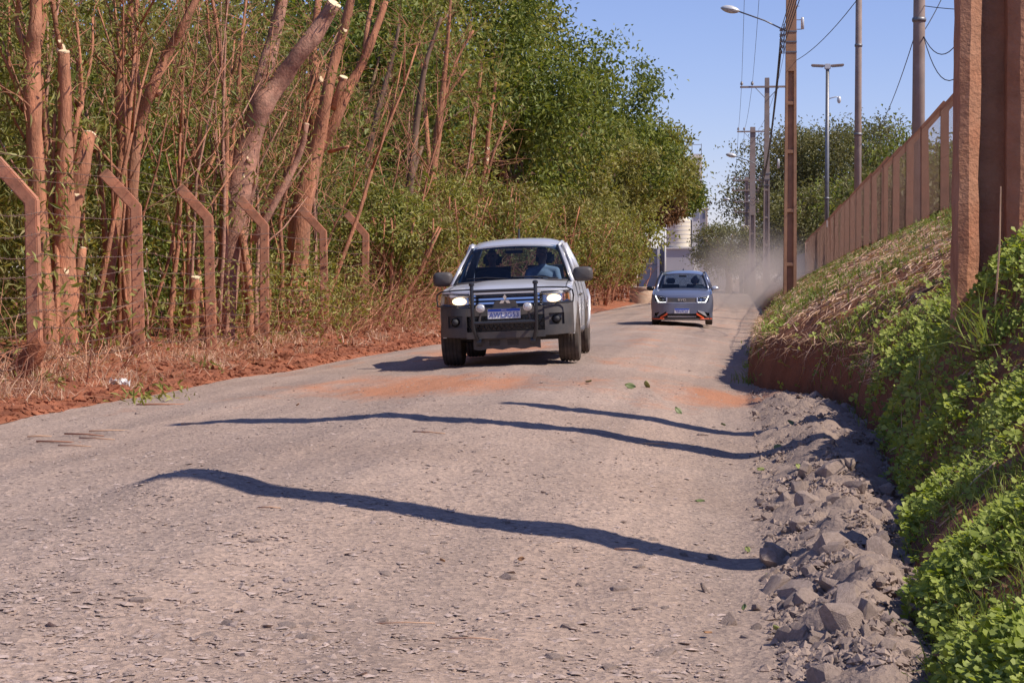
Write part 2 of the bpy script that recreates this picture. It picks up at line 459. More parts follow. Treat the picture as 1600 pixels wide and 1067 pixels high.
def road_z(X, Y):
    X = np.asarray(X, dtype=np.float64); Y = np.asarray(Y, dtype=np.float64)
    z = ip(X, [-9, -7, -5.5, -3.9, -2.9, -2.2, -1.2, 0.0, 0.6], [0.0, 0.03, 0.09, 0.17, 0.225, 0.225, 0.15, 0.0, 0.0])
    far = np.clip((Y - 60) / 60, 0, 1)
    dip = np.clip((Y - 30) / 22, 0, 1)
    z = z * (1 - 0.7 * far) - 0.13 * dip * dip * (3 - 2 * dip)
    # wheel ruts and undulation
    z = z + 0.045 * fbm(X * 0.7, Y * 0.25, 21, 3) + 0.02 * fbm(X * 2.5, Y * 1.1, 22, 3)
    # low mound where the long shadow ends
    z = z + 0.10 * np.exp(-(((X + 3.0) / 0.35) ** 2 + ((Y - 10.3) / 0.4) ** 2))
    # windrow of graded spoil along the foot of the bank
    t = toe_x(Y)
    c = 0.5 * (0.28 + t); w = np.maximum(0.16, 0.40 * (t - 0.22))
    near = np.clip((24 - Y) / 3, 0, 1)
    z = z + near * (0.12 * np.exp(-((X - c) / w) ** 2) * (1 + 1.1 * fbm(X * 3, Y * 2.2, 31, 3)))
    return z
def plateau_z(Y): return ip(Y, [0, 14, 26, 38, 125, 200, 400], [2.4, 2.4, 2.6, 2.75, 1.6, 0.7, 0.4])
def cut_z(Y): return ip(Y, [0, 10, 16, 20, 26, 60, 120], [0.16, 0.22, 0.36, 0.58, 0.64, 0.45, 0.3])
def bank_z(X, Y):
    X = np.asarray(X, dtype=np.float64); Y = np.asarray(Y, dtype=np.float64)
    t0 = toe_x(Y); c = cut_z(Y); P = plateau_z(Y)
    u = X - t0
    e = ip(Y, [0, 9, 12.5, 17, 24, 70, 400], [0.85, 0.82, 0.72, 0.72, 0.85, 0.9, 0.9])
    s = np.clip((u - 0.14) / np.maximum(0.5, 4.3 - t0 - 0.14), 0, 1)
    z = np.where(u < 0.14, c * np.clip(u / 0.14, 0, 1) ** 0.7, c + (P - c) * s ** e)
    z = z + np.clip(u * 2, 0, 1) * (0.10 * fbm(X * 0.9, Y * 0.6, 41, 3) + 0.04 * fbm(X * 3, Y * 3, 42, 2))
    z = z + 0.60 * np.clip(u * 2, 0, 1) * np.exp(-(((X - 2.1) / 0.7) ** 2 + ((Y - 13.7) / 1.5) ** 2))     # soil banked up round the pillar
    return z + road_z(t0, Y) * np.clip(1 - u / 0.3, 0, 1)
def verge_z(X, Y):
    X = np.asarray(X, dtype=np.float64); Y = np.asarray(Y, dtype=np.float64)
    l = left_x(Y); u = l - X
    z = ip(u, [0, 0.25, 0.8, 1.5, 4, 40], [0, 0.10, 0.2, 0.26, 0.36, 0.5])
    z = z + np.clip(u * 3, 0, 1) * (0.16 * fbm(X * 1.1, Y * 0.7, 51, 4) + 0.05 * fbm(X * 5, Y * 4, 52, 2))
    return z + road_z(l, Y)
def ground_z(x, y):
    if x < left_x(y): return float(verge_z(x, y))
    if x > toe_x(y): return float(bank_z(x, y))
    return float(road_z(x, y))

def strip(name, xfun, Ys, nx, zfun, mat, smooth=True):
    """surface strip: xfun(Y) -> array of X positions across"""
    V = []
    for Y in Ys:
        xs = xfun(Y)
        V.append(np.stack([xs, np.full(nx, Y), zfun(xs, np.full(nx, Y))], 1))
    V = np.concatenate(V)
    n = len(Ys)
    i = np.arange(n - 1)[:, None]; j = np.arange(nx - 1)[None]
    a = (i * nx + j).ravel()
    F = np.stack([a, a + 1, a + nx + 1, a + nx], 1)
    return np_obj(name, V, F, mat, None, smooth)

inv = np.linspace(1 / 4.0, 1 / 60.0, 560)
YS = np.concatenate([1 / inv, np.linspace(62, 400, 90)])
NX = 230
def road_fine(x, y):
    z = road_z(x, y)
    k = np.clip(18.0 / y, 0.3, 1)
    heap = np.clip((x - 0.14) * 8, 0, 1) * np.clip((24 - y) / 3, 0, 1)
    z = z + heap * (0.075 * fbm(x * 6, y * 6, 63, 3) + 0.035 * fbm(x * 18, y * 18, 64, 2))
    return z + k * (0.012 * fbm(x * 9, y * 9, 61, 3) + 0.006 * fbm(x * 30, y * 30, 62, 2))
road = strip('road', lambda Y: np.linspace(left_x(Y), toe_x(Y), NX), YS, NX, road_fine, M['road'])
tag(road, kind='structure')
vy = np.concatenate([np.geomspace(6, 60, 260), np.linspace(62, 400, 80)])
verge = strip('verge', lambda Y: left_x(Y) - np.concatenate([np.linspace(0, 3, 50), np.geomspace(3.2, 90, 20)])[::-1], vy, 70, verge_z, M['red_soil'])
tag(verge, kind='structure')
by = np.concatenate([1 / np.linspace(1 / 4.0, 1 / 60.0, 900), np.linspace(62, 400, 80)])
bank = strip('embankment', lambda Y: np.concatenate([toe_x(Y) + np.linspace(0, 0.2, 8), np.linspace(toe_x(Y) + 0.24, 5.0, 60), np.geomspace(5.3, 120, 16)]), by, 84, bank_z, M['bank_soil'])
tag(bank, kind='structure')
gm = MB(); gm.grid(lambda u, v: ((u - 0.5) * 8000, (v - 0.3) * 8000, -0.55), 4, 4)
tag(gm.build('ground', M['far_ground']), kind='structure')

# ------------------------------------------------------------------ stones
def hull_mesh(name, n, seed, flat=0.7, mat=None):
    r = random.Random(seed)
    bm = bmesh.new()
    for i in range(n):
        v = Vector((r.gauss(0, 1), r.gauss(0, 1), r.gauss(0, 1))).normalized() * r.uniform(0.8, 1.0)
        # squared off, the way crushed basalt breaks
        v = Vector([math.copysign(abs(c) ** 0.6, c) for c in v])
        bm.verts.new((v.x * 0.5, v.y * 0.5 * r.uniform(0.85, 1), v.z * 0.5 * flat))
    res = bmesh.ops.convex_hull(bm, input=bm.verts)
    bmesh.ops.delete(bm, geom=[g for g in res['geom_interior'] if isinstance(g, bmesh.types.BMVert)], context='VERTS')
    bmesh.ops.recalc_face_normals(bm, faces=bm.faces)
    me = bpy.data.meshes.new(name); bm.to_mesh(me); bm.free()
    if mat: me.materials.append(mat)
    return me
stone_meshes = [hull_mesh('stone', 24, 100 + i, 0.55 + 0.05 * (i % 5), M['stone']) for i in range(12)]
def place_stone(x, y, s, sink=0.25, tilt=0.5, mesh=None, parent=road):
    o = bpy.data.objects.new('stone', mesh or rnd.choice(stone_meshes))
    link(o, parent)
    o.location = (x, y, ground_z(x, y) + s * (0.32 - sink))
    o.rotation_euler = (rnd.gauss(0, tilt), rnd.gauss(0, tilt), rnd.uniform(0, 6.3))
    o.scale = (s * rnd.uniform(0.85, 1.25), s * rnd.uniform(0.7, 1.05), s * rnd.uniform(0.7, 1.1))
    return o
# the larger blocks that stand out in the windrow
for x, y, s in [(0.33, 13.35, 0.17), (0.48, 13.6, 0.19), (0.62, 12.6, 0.26), (0.75, 12.9, 0.2), (0.9, 11.2, 0.17), (0.3, 12.4, 0.12), (0.66, 9.0, 0.22), (0.42, 9.0, 0.15), (0.5, 9.7, 0.2), (0.38, 9.9, 0.16),
                (0.56, 8.2, 0.15), (0.75, 10.4, 0.16), (0.33, 8.6, 0.13), (0.62, 7.6, 0.17), (0.48, 7.2, 0.18), (0.7, 14.6, 0.15), (0.8, 15.8, 0.16), (0.22, 11.6, 0.11), (0.55, 10.9, 0.14), (0.3, 7.1, 0.12), (0.85, 9.9, 0.13)]:
    place_stone(x, y, s * .74, 0.2, 0.6)
for i in range(200):
    y = 1 / rnd.uniform(1 / 22.0, 1 / 6.3)
    t = float(toe_x(y))
    x = rnd.uniform(0.17, t + 0.02) if rnd.random() < 0.92 else rnd.uniform(-0.15, 0.2)
    place_stone(x, y, min(0.2, 0.035 + rnd.expovariate(1 / 0.035)), 0.2, 0.6)
for i in range(70):          # flat stones trodden into the carriageway
    y = 1 / rnd.uniform(1 / 20.0, 1 / 6.3)
    x = rnd.uniform(-0.36 * y, 0.1) if rnd.random() < 0.5 else rnd.uniform(-1.6, 0.1)
    place_stone(x, y, rnd.uniform(0.035, 0.10), 0.44, 0.12)
# everything smaller: crushed stone, nobody could count it
OCT = np.array([[1, 0, 0], [0, 1, 0], [-1, 0, 0], [0, -1, 0], [0, 0, 1], [0, 0, -1]], dtype=np.float64)
OCF = np.array([[0, 1, 4], [1, 2, 4], [2, 3, 4], [3, 0, 4], [1, 0, 5], [2, 1, 5], [3, 2, 5], [0, 3, 5]])
def gravel(name, X, Y, Z, S, mat, flat=0.6, parent=None, tilt=0.4):
    n = len(X)
    v = OCT[None] * rng.uniform(0.55, 1.1, (n, 6, 3)) + rng.uniform(-0.2, 0.2, (n, 6, 3))
    v = v * np.array([1, 1, flat])
    a = rng.uniform(0, 6.283, n); ca, sa = np.cos(a), np.sin(a)
    tx = rng.normal(0, tilt, n)
    x, y, z = v[..., 0], v[..., 1], v[..., 2]
    y, z = y * np.cos(tx)[:, None] - z * np.sin(tx)[:, None], y * np.sin(tx)[:, None] + z * np.cos(tx)[:, None]
    x, y = x * ca[:, None] - y * sa[:, None], x * sa[:, None] + y * ca[:, None]
    P = np.stack([x * S[:, None] + X[:, None], y * S[:, None] + Y[:, None], z * S[:, None] + Z[:, None]], -1).reshape(-1, 3)
    F = (OCF[None] + (np.arange(n) * 6)[:, None, None]).reshape(-1, 3)
    return np_obj(name, P, F, mat, parent)
n = 28000
gy = 1 / rng.uniform(1 / 30.0, 1 / 4.9, n)
gx = rng.uniform(-1, 1, n)
gx = -0.02 + (gx - 1) * 0.5 * np.minimum(7.0, 0.42 * gy + 0.6)
keep = fbm(gx * 1.2, gy * 0.8, 71, 3) + rng.uniform(-0.5, 0.4, n) > -0.1
gx, gy = gx[keep], gy[keep]
gs = np.minimum(0.034, 0.004 + rng.exponential(0.0055, len(gx)))
tag(gravel('gravel', gx, gy, road_z(gx, gy) + gs * 0.05, gs, M['stone'], 0.34, tilt=0.2), 'loose grey crushed stone scattered over the road surface', 'gravel', kind='stuff')
n = 9000
gy = 1 / rng.uniform(1 / 22.0, 1 / 4.9, n); gx = -0.02 + (rng.uniform(-1, 1, n) - 1) * 0.5 * np.minimum(7.0, 0.42 * gy + 0.6)
gs = 0.006 + np.minimum(0.030, rng.exponential(0.006, n))
tag(gravel('stone_flakes', gx, gy, road_z(gx, gy) + 0.002, gs, plain('pale_stone_flakes', (0.43, 0.335, 0.295), 0.95, var=0.3, scale=9, bmp=0.6, spec=0.1), 0.16, tilt=0.12), 'flat pale stone flakes trodden into the road surface', 'gravel', kind='stuff')
n = 22000
gy = 1 / rng.uniform(1 / 24.0, 1 / 5.8, n)
gx = 0.17 + rng.uniform(0, 1, n) * (toe_x(gy) - 0.12) + rng.normal(0, 0.03, n)
gs = np.minimum(0.045, 0.005 + rng.exponential(0.0075, n))
tag(gravel('spoil_rubble', gx, gy, road_z(gx, gy) + gs * 0.15, gs, M['rubble'], 0.7), 'ridge of small grey rubble heaped at the foot of the bank', 'rubble', kind='stuff')
n = 6000
gy = rng.uniform(14, 60, n); u = rng.exponential(0.7, n); gx = left_x(gy) - u
gs = np.minimum(0.11, 0.012 + rng.exponential(0.018, n))
tag(gravel('soil_clods', gx, gy, verge_z(gx, gy) + gs * 0.2, gs, M['red_soil'], 0.7), 'crumbled red soil clods along the left verge', 'soil', kind='stuff')

# ------------------------------------------------------------------ leaf, blade and stem clouds
def norm(a): return a / np.maximum(1e-9, np.linalg.norm(a, axis=-1, keepdims=True))
def leaf_cloud(P, L, W, droop=0.0, up=0.3, fold=0.25, axis=None):
    """folded pointed leaves: P (n,3) bases, L lengths, W widths; returns verts, tri faces"""
    n = len(P)
    a = rng.normal(0, 1, (n, 3)) if axis is None else axis + rng.normal(0, 0.35, (n, 3))
    a[:, 2] -= droop
    a = norm(a)
    nn = rng.normal(0, 1, (n, 3)); nn[:, 2] += up * 3
    nn = norm(nn - a * np.sum(nn * a, 1, keepdims=True))
    s = np.cross(a, nn)
    L = np.broadcast_to(L, n)[:, None]; W = np.broadcast_to(W, n)[:, None]
    mid = P + a * L * 0.45
    V = np.stack([P, mid + s * W * 0.5 + nn * W * fold, P + a * L - nn * L * 0.08, mid - s * W * 0.5 + nn * W * fold], 1).reshape(-1, 3)
    k = (np.arange(n) * 4)[:, None, None]
    F = (np.array([[0, 1, 2], [0, 2, 3]])[None] + k).reshape(-1, 3)
    return V, F
def blade_cloud(P, Dr, L, W, bend=0.3):
    """grass or straw: two-segment tapering strips along Dr"""
    n = len(P)
    a = norm(Dr); s = norm(np.cross(a, np.array([0.0, 0.0, 1.0]) + rng.normal(0, 0.6, (n, 3))))
    L = np.broadcast_to(L, n)[:, None]; W = np.broadcast_to(W, n)[:, None]
    m = P + a * L * 0.5
    t = P + a * L; t = t + rng.normal(0, 1, (n, 3)) * L * bend * 0.4; t[:, 2] -= (L[:, 0] * bend * 0.5)
    V = np.stack([P - s * W / 2, P + s * W / 2, m + s * W * 0.4, m - s * W * 0.4, t], 1).reshape(-1, 3)
    k = (np.arange(n) * 5)[:, None, None]
    F = (np.array([[0, 1, 2], [0, 2, 3], [3, 2, 4]])[None] + k).reshape(-1, 3)
    return V, F
def stem_cloud(Plist, rads):
    """many thin three-sided stems; Plist (n,k,3), rads (n,k)"""
    Pl = np.asarray(Plist); n, k, _ = Pl.shape
    d = np.empty_like(Pl); d[:, 1:-1] = Pl[:, 2:] - Pl[:, :-2]; d[:, 0] = Pl[:, 1] - Pl[:, 0]; d[:, -1] = Pl[:, -1] - Pl[:, -2]
    d = norm(d)
    ref = np.where(np.abs(d[..., 2:3]) < 0.9, np.array([0, 0, 1.0]), np.array([1.0, 0, 0]))
    u = norm(np.cross(d, ref)); w = np.cross(d, u)
    V = np.stack([Pl + (u * math.cos(t) + w * math.sin(t)) * rads[..., None] for t in (0, 2.094, 4.189)], 2)   # n,k,3,3
    V = V.reshape(-1, 3)
    base = (np.arange(n) * k * 3)[:, None, None] + (np.arange(k - 1) * 3)[None, :, None]
    q = []
    for j in range(3):
        j2 = (j + 1) % 3
        q.append(np.stack([base[..., 0] + j, base[..., 0] + j2, base[..., 0] + 3 + j2, base[..., 0] + 3 + j], -1))
    F = np.stack(q, 2).reshape(-1, 4)
    return V, F
def wander(P0, D0, L, k, wob, grav=0.0):
    """random polylines: returns (n,k,3)"""
    n = len(P0)
    P = np.empty((n, k, 3)); P[:, 0] = P0
    d = norm(D0)
    for i in range(1, k):
        d = norm(d + rng.normal(0, wob, (n, 3)) + np.array([0, 0, -grav]))
        P[:, i] = P[:, i - 1] + d * (np.broadcast_to(L, n) / (k - 1))[:, None]
    return P

# ------------------------------------------------------------------ cover on the right bank
def bank_pts(n, ymin, ymax, umin=0.05, umax=3.0):
    y = 1 / rng.uniform(1 / ymax, 1 / ymin, n)
    x = toe_x(y) + rng.uniform(umin, umax, n)
    return x, y
def bank_nrm(x, y, e=0.05):
    dx = (bank_z(x + e, y) - bank_z(x - e, y)) / (2 * e); dy = (bank_z(x, y + e) - bank_z(x, y - e)) / (2 * e)
    return norm(np.stack([-dx, -dy, np.ones_like(dx)], 1))
def straw_zone(x, y):
    """mown straw covers the middle distance of the slope"""
    return np.clip((y - 18) / 5, 0, 1) * np.clip(1.0 + 1.0 * fbm(x * 1.1 + y * 0.2, y * 0.22, 81, 3), 0, 1) * np.clip((4.0 - x) * 1.2, 0.25, 1) * np.clip((x - toe_x(y) - 0.12) * 2.2, 0.12, 1)
# trefoil leaves standing on the slope
n = 52000
x, y = bank_pts(n, 5.2, 30, 0.0, 2.9)
patch = fbm(x * 1.6, y * 0.9, 91, 3)
ok = (rng.uniform(0, 1, n) > straw_zone(x, y)) & (rng.uniform(0, 1, n) > np.clip((y - 15) / 9, 0, .85)) & (patch + rng.uniform(-0.25, 0.25, n) > -0.17)
x, y, patch = x[ok], y[ok], patch[ok]
n = len(x)
N = bank_nrm(x, y)
hgt = np.maximum(0.012, 0.03 + 0.09 * patch + rng.uniform(-0.02, 0.05, n))
C = np.stack([x, y, bank_z(x, y)], 1) + N * hgt[:, None] * 0.5 + np.array([0, 0, 1]) * hgt[:, None] * 0.6
up = norm(N * 0.35 + np.array([0.45, -0.3, 0.55]) + rng.normal(0, 0.34, (n, 3)))    # blades turn to the sun
a = norm(np.cross(up, rng.normal(0, 1, (n, 3)))); b_ = np.cross(up, a)
s = rng.uniform(0.011, 0.038, n)[:, None] * np.clip(y / 10, 1, 1.5)[:, None]
V = [C]; F = []
for k in range(3):
    t = 2 * math.pi * k / 3
    d = a * math.cos(t) + b_ * math.sin(t); e = -a * math.sin(t) + b_ * math.cos(t)
    V += [C + d * s * 0.75 + e * s * 0.52 + up * s * 0.12, C + d * s * 1.15 + e * s * 0.22, C + d * s * 1.0 - up * s * 0.05, C + d * s * 1.15 - e * s * 0.22, C + d * s * 0.75 - e * s * 0.52 + up * s * 0.12]
    o = 1 + 5 * k
    F += [[0, o, o + 1], [0, o + 1, o + 2], [0, o + 2, o + 3], [0, o + 3, o + 4]]
V = np.stack(V, 1).reshape(-1, 3)
F = (np.array(F)[None] + (np.arange(n) * 16)[:, None, None]).reshape(-1, 3)
tag(np_obj('clover_cover', V, F, M['leaf_clover']), 'low green clover covering the near slope of the bank', 'clover', kind='stuff')
# straw lying on the slope
n = 48000
x, y = bank_pts(n, 9, 80, 0.05, 4.0)
sz = straw_zone(x, y)
ok = rng.uniform(0, 1, n) < sz + 0.045
x, y = x[ok], y[ok]; n = len(x)
P = np.stack([x, y, bank_z(x, y) + rng.uniform(0.0, 0.05, n)], 1)
d = rng.normal(0, 1, (n, 3)); N = bank_nrm(x, y); d = norm(d - N * np.sum(d * N, 1, keepdims=True)) + N * rng.normal(0.03, 0.10, (n, 1)) + np.array([-0.15, -0.1, -0.1])
V, F = blade_cloud(P, d, rng.uniform(0.08, 0.30, n), rng.uniform(0.006, 0.013, n) * np.clip(y / 20, 0.7, 2.6), 0.25)
tag(np_obj('straw_mulch', V, F, M['straw']), 'dry cut straw lying on the slope below the fence', 'straw', kind='stuff')
# green grass tufts
n = 4000
x, y = bank_pts(n, 6, 90, 0.02, 4.2)
gr = fbm(x * 0.8, y * 0.25, 95, 3)
ok = (gr > -0.06) & (y > 15) | (rng.uniform(0, 1, n) < 0.22) | (x > 3.6) & (gr > -0.1)
x, y = x[ok], y[ok]
k = 26
x = np.repeat(x, k) + rng.normal(0, 0.07, len(x) * k) * np.repeat(np.clip(y / 15, 1, 3), k); y = np.repeat(y, k) + rng.normal(0, 0.10, len(y) * k)
n = len(x)
P = np.stack([x, y, bank_z(x, y)], 1)
V, F = blade_cloud(P, rng.normal(0, 0.35, (n, 3)) + np.array([-0.15, -0.1, 1.0]), rng.uniform(0.05, 0.19, n), rng.uniform(0.005, 0.010, n) * np.clip(y / 15, 0.8, 2.5), 0.5)
tag(np_obj('grass_tufts', V, F, M['grass']), 'green grass tufts growing among the straw and clover', 'grass', kind='stuff')
# grass fringe and roots hanging over the cut edge
n = 2600
y = rng.uniform(18, 60, n); x = toe_x(y) + rng.uniform(0.08, 0.22, n)
P = np.stack([x, y, bank_z(x, y) + 0.02], 1)
V, F = blade_cloud(P, np.stack([rng.normal(-0.8, 0.3, n), rng.normal(-0.5, 0.4, n), rng.normal(-0.1, 0.5, n)], 1), rng.uniform(0.06, 0.22, n), rng.uniform(0.005, 0.010, n), 0.8)
tag(np_obj('hanging_roots', V, F, M['straw']), 'dry grass and roots hanging over the cut edge of the bank', 'dry grass', kind='stuff')
# dead leaves and reddish weeds caught in the clover
n = 2600
x, y = bank_pts(n, 5.5, 24, 0.0, 2.6)
P = np.stack([x, y, bank_z(x, y) + rng.uniform(0.0, 0.05, n)], 1)
V, F = leaf_cloud(P, rng.uniform(0.02, 0.06, n), rng.uniform(0.012, 0.03, n), 0.2, 0.6)
tag(np_obj('dead_leaves', V, F, M['leaf_brown']), 'brown and reddish dead leaves caught in the clover', 'dead leaves', kind='stuff')
# a tall grass clump and bare stalks close to the camera
gt = thing('grass_clump', 'tall bright green grass clump on the near bank slope', 'grass', (0, 0, 0))
q = at(1545, 700, 12.2); gx_, gy_ = q.x, q.y
P = np.stack([gx_ + rng.normal(0, 0.05, 46), gy_ + rng.normal(0, 0.06, 46), np.full(46, ground_z(gx_, gy_))], 1)
V, F = blade_cloud(P, rng.normal(0, 0.5, (46, 3)) + np.array([-0.1, 0, 1.0]), rng.uniform(0.3, 0.55, 46), 0.014, 0.4)
np_obj('blades', V, F, M['grass'], gt)
for i, (px, py, D, tx, ty, lab) in enumerate([(1432, 620, 14.6, 1438, 562, 'single dry upright stalk standing in the clover'), (1555, 400, 12.6, 1562, 292, 'tall thin weed stalk growing in front of the big pillar'), (1500, 740, 11.4, 1575, 683, 'pale broken cane lying across the clover'), (1480, 985, 7.6, 1530, 935, 'pale dry twig poking from the bank beside the rubble')]):
    A = at(px, py, D); A.z = min(A.z, ground_z(A.x, A.y) + 0.03); B = at(tx, ty, D - 0.1)
    mb = MB(); mb.tube([A, A.lerp(B, 0.5) + Vector((0.01, 0, 0.01)), B], [0.007, 0.006, 0.004], 6)
    tag(mb.build('dry_stalk', M['straw']), lab, 'stalk')

# ------------------------------------------------------------------ leaves and twigs fallen on the road
def leaf_piece(x, y, s, ci, rotz):
    mb = MB()
    mb.grid(lambda u, v: ((u - 0.5) * s, math.sin(math.pi * min(1, u * 0.97 + 0.015)) ** 0.8 * (v - 0.5) * s * 0.62, 0.12 * s * abs(v - 0.5) * 2 + 0.18 * s * (u - 0.4) ** 2), 6, 4, (0, 0, -0.002))
    o = mb.build('leaf', M['fallen%d' % ci], road, True)
    o.location = (x, y, ground_z(x, y) + 0.02); o.rotation_euler = (rnd.gauss(0, 0.5), rnd.gauss(0, 0.5), rotz)
M['fallen0'] = plain('yellow_green_leaf', (0.25, 0.27, 0.08), 0.5, var=0.25, scale=30)
M['fallen1'] = plain('green_leaf', (0.12, 0.15, 0.05), 0.5, var=0.25, scale=30)
M['fallen2'] = plain('brown_leaf', (0.33, 0.17, 0.08), 0.7, var=0.25, scale=30)
for px, py, s, c in [(1250, 760, .12, 0), (1238, 680, .15, 1), (1170, 862, .075, 0), (1200, 915, .07, 0), (1130, 668, .1, 1), (1095, 795, .09, 1), (1215, 715, .13, 0), (985, 628, .2, 1), (1010, 622, .22, 0), (1060, 660, .15, 1),
                     (920, 625, .2, 1), (1290, 715, .1, 1), (1395, 770, .09, 0), (1215, 1000, .06, 0), (1108, 1012, .05, 2), (690, 935, .06, 2), (815, 918, .06, 2), (1165, 960, .06, 1), (1190, 742, .12, 0), (465, 660, .1, 2)]:
    g = at(px, py, 4200 / (py - 435)); leaf_piece(g.x, g.y, s * .65, c, rnd.uniform(0, 6))
for px, py, L in [(670, 720, .30), (130, 690, .45), (150, 700, .35), (90, 702, .4), (115, 712, .3), (300, 680, .2), (170, 684, .35), (60, 690, .2), (632, 1020, .22), (740, 1035, .18), (420, 860, .12), (980, 870, .12), (250, 640, .5), (1020, 705, .25)]:
    g = at(px, py, 4100 / (py - 435)); a_ = rnd.uniform(-0.5, 0.5)
    mb = MB(); r_ = min(0.011, 2.2 / (py - 435)); mb.tube([(-L / 2, 0, 0), (0, rnd.gauss(0, .02), 0.004), (L / 2, 0, 0)], [r_, r_ * .8, r_ * .5], 6)
    o = mb.build('twig', M['straw'] if L < .4 else M['twig'], road, True); o.location = (g.x, g.y, ground_z(g.x, g.y) + 0.01); o.rotation_euler = (0, 0, a_)
# ------------------------------------------------------------------ left fence: bent concrete posts and barbed wire
fence_l = thing('roadside_fence', 'dusty fence of bent concrete posts and barbed wire before the trees', 'fence', (-8.0, 25, 0))
fp_x = [-60, 55, 217, 330, 413, 508, 570, 613, 650, 683, 712]
fence_pts = []
for i, px in enumerate(fp_x):
    D = at_x(px, -8.0); q = at(px, 500, D); q.z = ground_z(q.x, q.y); fence_pts.append(q)
for k in range(9):
    y = fence_pts[-1].y + 4.0; fence_pts.append(Vector((-8.0, y, ground_z(-8.0, y))))
def bent_post(h, w, arm, sgn):
    """square post with its top arm bent outwards, chamfered, bolt holes for the wires"""
    mb = MB()
    b = w / 2
    ax, az = arm * math.sin(R(42)) * sgn, arm * math.cos(R(42))
    sec = [(-b, -b), (b, -b), (b, b), (-b, b)]
    vs = []
    for (ox, oz, sc) in ((0, -0.4, 1.08), (0, h, 1.0), (ax, h + az, 0.8)):
        for x, y in sec:
            tilt = (-x * sgn * 0.38) if oz == h else ((-x * sgn * 0.75) if oz > h else 0)
            vs.append((ox + x * sc, y * sc, oz + tilt))
    fs = [(3, 2, 1, 0), (8, 9, 10, 11)]
    for r in range(2):
        for k in range(4):
            k2 = (k + 1) % 4
            fs.append((r * 4 + k, r * 4 + k2, (r + 1) * 4 + k2, (r + 1) * 4 + k))
    mb.add(vs, fs)
    return mb
post_me = None
PB = [(0.0, 0.0, 0.0)]
for i, q in enumerate(fence_pts):
    if post_me is None:
        o = bent_post(2.02, 0.145, 0.64, -1).build('post', M['concrete_red'], fence_l, bevel=0.014)
        post_me = o.data
    else:
        o = link(bpy.data.objects.new('post', post_me), fence_l)
    o.location = q - fence_l.location + Vector((0, 0, 0))
    o.rotation_euler = (rnd.gauss(0, 0.012), rnd.gauss(0, 0.02), rnd.gauss(0.12, 0.05))
hole_me = None
for i, q in enumerate(fence_pts[:8]):
    for z in np.arange(0.25, 2.0, 0.22):
        if hole_me is None:
            hb = MB(); hb.lathe([(0.011, -0.004), (0.011, 0.004)], 8, Matrix.Rotation(R(90), 4, 'X')); o = hb.build('bolt_hole', M['cable'], fence_l); hole_me = o.data
        else:
            o = link(bpy.data.objects.new('bolt_hole', hole_me), fence_l)
        o.location = q - fence_l.location + Vector((0.03, -0.074, z))
for k, z in enumerate([0.22, 0.4, 0.58, 0.78, 0.98, 1.2, 1.42, 1.66, 1.9]):
    mb = MB(); pts = []
    for a, b in zip(fence_pts[:-1], fence_pts[1:]):
        for t in (0, 0.25, 0.5, 0.75):
            p = a.lerp(b, t); p.z += z + (-0.06 * (t * (1 - t)) * 4 + 0.02 * rnd.uniform(-1, 1) * (t > 0))
            p.x += 0.09
            pts.append(p - fence_l.location)
    mb.tube(pts, 0.0045, 4)
    for a, b in zip(pts[:26], pts[1:27]):       # barbs
        for t in (0.12, 0.38, 0.62, 0.88):
            c = a.lerp(b, t)
            mb.box(c, (0.006, 0.006, 0.05), Matrix.Rotation(rnd.uniform(-0.9, 0.9), 4, 'Y') @ Matrix.Rotation(rnd.uniform(-0.9, 0.9), 4, 'X'))
    mb.build('wire', M['wire'], fence_l, fix=False)
for k, t in enumerate((0.25, 0.55, 0.9)):
    mb = MB()
    pts = [q - fence_l.location + Vector((-0.62 * math.sin(R(42)) * t + 0.03, 0, 2.1 + 0.62 * math.cos(R(42)) * t + 0.05)) for q in fence_pts]
    mb.tube(pts, 0.004, 4); mb.build('wire', M['wire'], fence_l, fix=False)

# ------------------------------------------------------------------ trees traced limb by limb beside the fence
def smooth_path(pts, k=3):
    out = []
    n = len(pts)
    for i in range(n - 1):
        p0, p1, p2, p3 = pts[max(i - 1, 0)], pts[i], pts[i + 1], pts[min(i + 2, n - 1)]
        for j in range(k):
            t = j / k
            out.append([0.5 * ((2 * b) + (-a + c) * t + (2 * a - 5 * b + 4 * c - d) * t * t + (-a + 3 * b - 3 * c + d) * t ** 3) for a, b, c, d in zip(p0, p1, p2, p3)])
    out.append(list(pts[-1]))
    return out
def limb(mb, path, D, dd=0.0, n=8, ground=False, seed=0):
    """path of photo pixels with widths -> a round tapering limb at depth D (dd drifts it in depth)"""
    r = random.Random(seed + len(mb.v))
    P, Rd = [], []
    sm = smooth_path([tuple(map(float, p)) for p in path])
    ph = r.uniform(0, 6)
    for i, (x, y, w) in enumerate(sm):
        t = i / max(1, len(sm) - 1)
        d = D + dd * t + 0.06 * math.sin(ph + i * 0.9)
        P.append(at(x, y, d)); Rd.append(max(0.004, w * .47 * d / 3000) * (1 + 0.09 * r.uniform(-1, 1)))
    if ground:
        g = ground_z(P[0].x, P[0].y) - 0.15
        P.insert(0, Vector((P[0].x, P[0].y, min(g, P[0].z - 0.1)))); Rd.insert(0, Rd[0] * 1.3)
    mb.tube(P, Rd, n + 4, rough=.07, seed=seed + D)
    return P, Rd
def cut_disc(parent, P, Rd, origin):
    d = (P[-1] - P[-2]).normalized()
    Mx = d.to_track_quat('Z', 'Y').to_matrix().to_4x4()
    mb = MB(); mb.lathe([(Rd[-1] * 1.04, -0.015), (Rd[-1] * 1.03, 0.006), (Rd[-1] * 0.8, 0.012)], 10, Mx)
    o = mb.build('cut_face', M['cut_wood'], parent); o.location = P[-1] - origin
    return o
